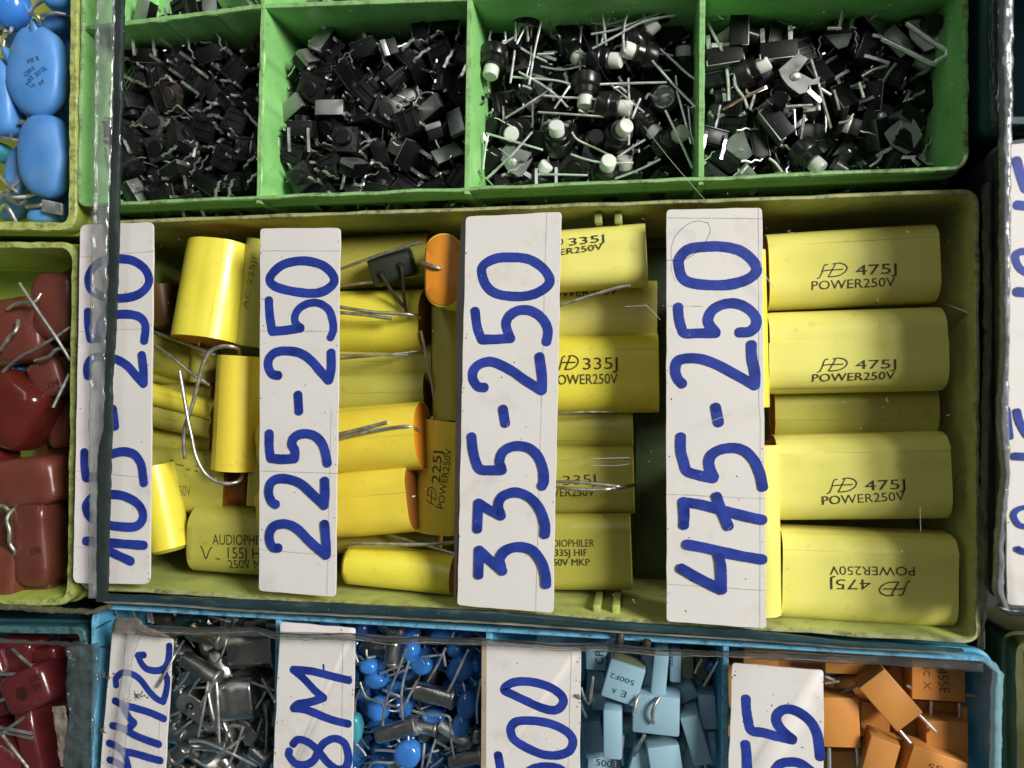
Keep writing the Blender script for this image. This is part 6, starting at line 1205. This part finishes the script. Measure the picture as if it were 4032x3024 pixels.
plate('grey stamped bracket on the third compartment\'s lower left', 'A3', [(410, 1120), (470, 1170), (590, 1210), (545, 1280), (600, 1250), (545, 1350), (490, 1400), (400, 1350), (350, 1270), (310, 1240)], 12.5, 'steel', dimple=(435, 1280), tabs=[[(520, 1360, 12), (570, 1390, 12), (610, 1420, 11.5)]])
plate('dark stamped bracket in the second compartment\'s lower right', 'A2', [(1515, 1260), (1545, 1350), (1600, 1400), (1680, 1290), (1700, 1330), (1690, 1460), (1600, 1480), (1480, 1450), (1430, 1400)], 13, 'plate', dimple=(1575, 1400))
wire('big bright wire bent in a U, at the fourth compartment\'s upper right', 'A4', [(1285, 255, 16), (1440, 330, 17), (1605, 415, 17.4), (1640, 400, 17.4), (1708, 345, 17.4), (1600, 265, 17.4), (1445, 152, 17)], 0.55, 'bright')
for lab, body, yaw, z in (('black switch with two upright legs near the top of the fourth compartment', (600, 345), 0.05, 14), ('black switch with two level legs near the fourth compartment\'s left wall', (345, 200), 1.55, 13.5), ('black switch tilted with two kinked legs, lower left of the fourth compartment', (590, 810), -0.95, 14), ('black long switch lying along the fourth compartment\'s left wall', (250, 380), 0.1, 13)):
    T = Matrix.Translation(P('A4', *body, z)) @ Matrix.Rotation(math.pi + yaw, 4, 'Z') @ Matrix.Scale(1.15, 4, (1, 0, 0)) @ Matrix.Translation((0, 0, -1.7))
    tag(inst(SW[3], 'tactile_switch', 'switch', 'switches in fourth compartment', T), lab)
for lab, bd, cp, z, el, k in (('white-capped button under a curved wire in the fourth compartment', (400, 480), (520, 430), 13, 20, 1), ('white-capped button with a steel collar at the fourth compartment\'s lower wall', (780, 1010), (880, 1120), 13, 15, 1)):
    button(lab, 'A4', bd, cp, z, el, k)
for i, (pts, m_) in enumerate(([[(270, 455), (280, 560), (282, 660)], 'bright'], [[(240, 718), (380, 640), (515, 570)], 'brownw'], [[(820, 390), (860, 520), (905, 680), (950, 840)], 'lead'], [[(885, 580), (950, 622)], 'bright'], [[(540, 45), (610, 55), (680, 72)], 'bright'], [[(145, 150), (190, 240), (240, 335)], 'lead'], [[(1205, 130), (1290, 70), (1375, 15)], 'lead'], [[(1040, 60), (1000, 180)], 'lead'], [[(925, 185), (1020, 185)], 'bright'], [[(1150, 500), (1230, 455), (1320, 430)], 'lead'], [[(1290, 540), (1330, 470), (1375, 415)], 'lead'], [[(1135, 540), (1150, 590), (1165, 640)], 'bright'], [[(970, 590), (990, 660), (1005, 720)], 'lead'], [[(630, 700), (730, 692), (830, 688)], 'lead'], [[(1000, 805), (1060, 790), (1095, 745)], 'lead'], [[(545, 1035), (590, 1070), (630, 1125)], 'lead'], [[(360, 1135), (405, 1085)], 'bright'], [[(990, 1068), (1060, 1110)], 'lead'], [[(1200, 1090), (1270, 1040), (1280, 990)], 'lead'], [[(320, 480), (325, 560), (380, 640), (405, 710)], 'lead'], [[(450, 620), (420, 720)], 'lead'], [[(775, 750), (760, 860), (745, 980)], 'lead'], [[(420, 110), (460, 10)], 'lead'], [[(150, 55), (250, 125)], 'lead'])):
    if m_ == 'brownw': M.setdefault('brownw', mat('coppery_wire', (0.30, 0.19, 0.13), 0.4, metal=0.8))
    b = MB(); b.tube([P('A4', x, y, 15) for x, y in pts], 0.3, 7, 5); o = solo('wire', b, M[m_], cat='wire', group='loose leads in the fourth compartment')
    if m_ == 'brownw': o['label'] = 'coppery wire in the fourth compartment above the pale curved bracket'; continue
    y = pts[0][1]; x = pts[0][0]; later(o, 'silver lead', ('upper' if y < 380 else 'lower' if y > 740 else 'middle') + ' ' + ('left' if x < 620 else 'right' if x > 1180 else 'centre') + ' in fourth compartment', P('A4', *pts[0], 15))
# a dusty brown switch in the first compartment
T = Matrix.Translation(P('A1', 1260, 690, 14)) @ orient('up', -0.55, 0.25, 0.2) @ Matrix.Translation((0, 0, -1.7))
b1 = []
for nm, me, kids in SW[0]:
    m2 = me.copy()
    if nm in ('housing', 'cover_plate', 'plunger'): m2.materials[0] = M['brownplastic']
    b1.append((nm, m2, kids))
tag(inst(b1, 'tactile_switch', 'switch', 'tactile switches in first compartment', T), 'dusty brown tactile switch amid the black ones of the first compartment')
hm = [M['black'], M['plate'], M['blackgloss'], M['leg'], M['steel']]; b = MB()
for k, T in HEAP:
    for nm, me, kids in SW[k]:
        b.mi = hm.index(me.materials[0]); b.add([T @ (v.co / S) for v in me.vertices], [list(f.vertices) for f in me.polygons])
solo('switch_heap', b, hm, 'lowest black tactile switches heaped on the floors of the green tray', 'switch heap', 'switch heap', 'stuff', 40)
finish_labels()
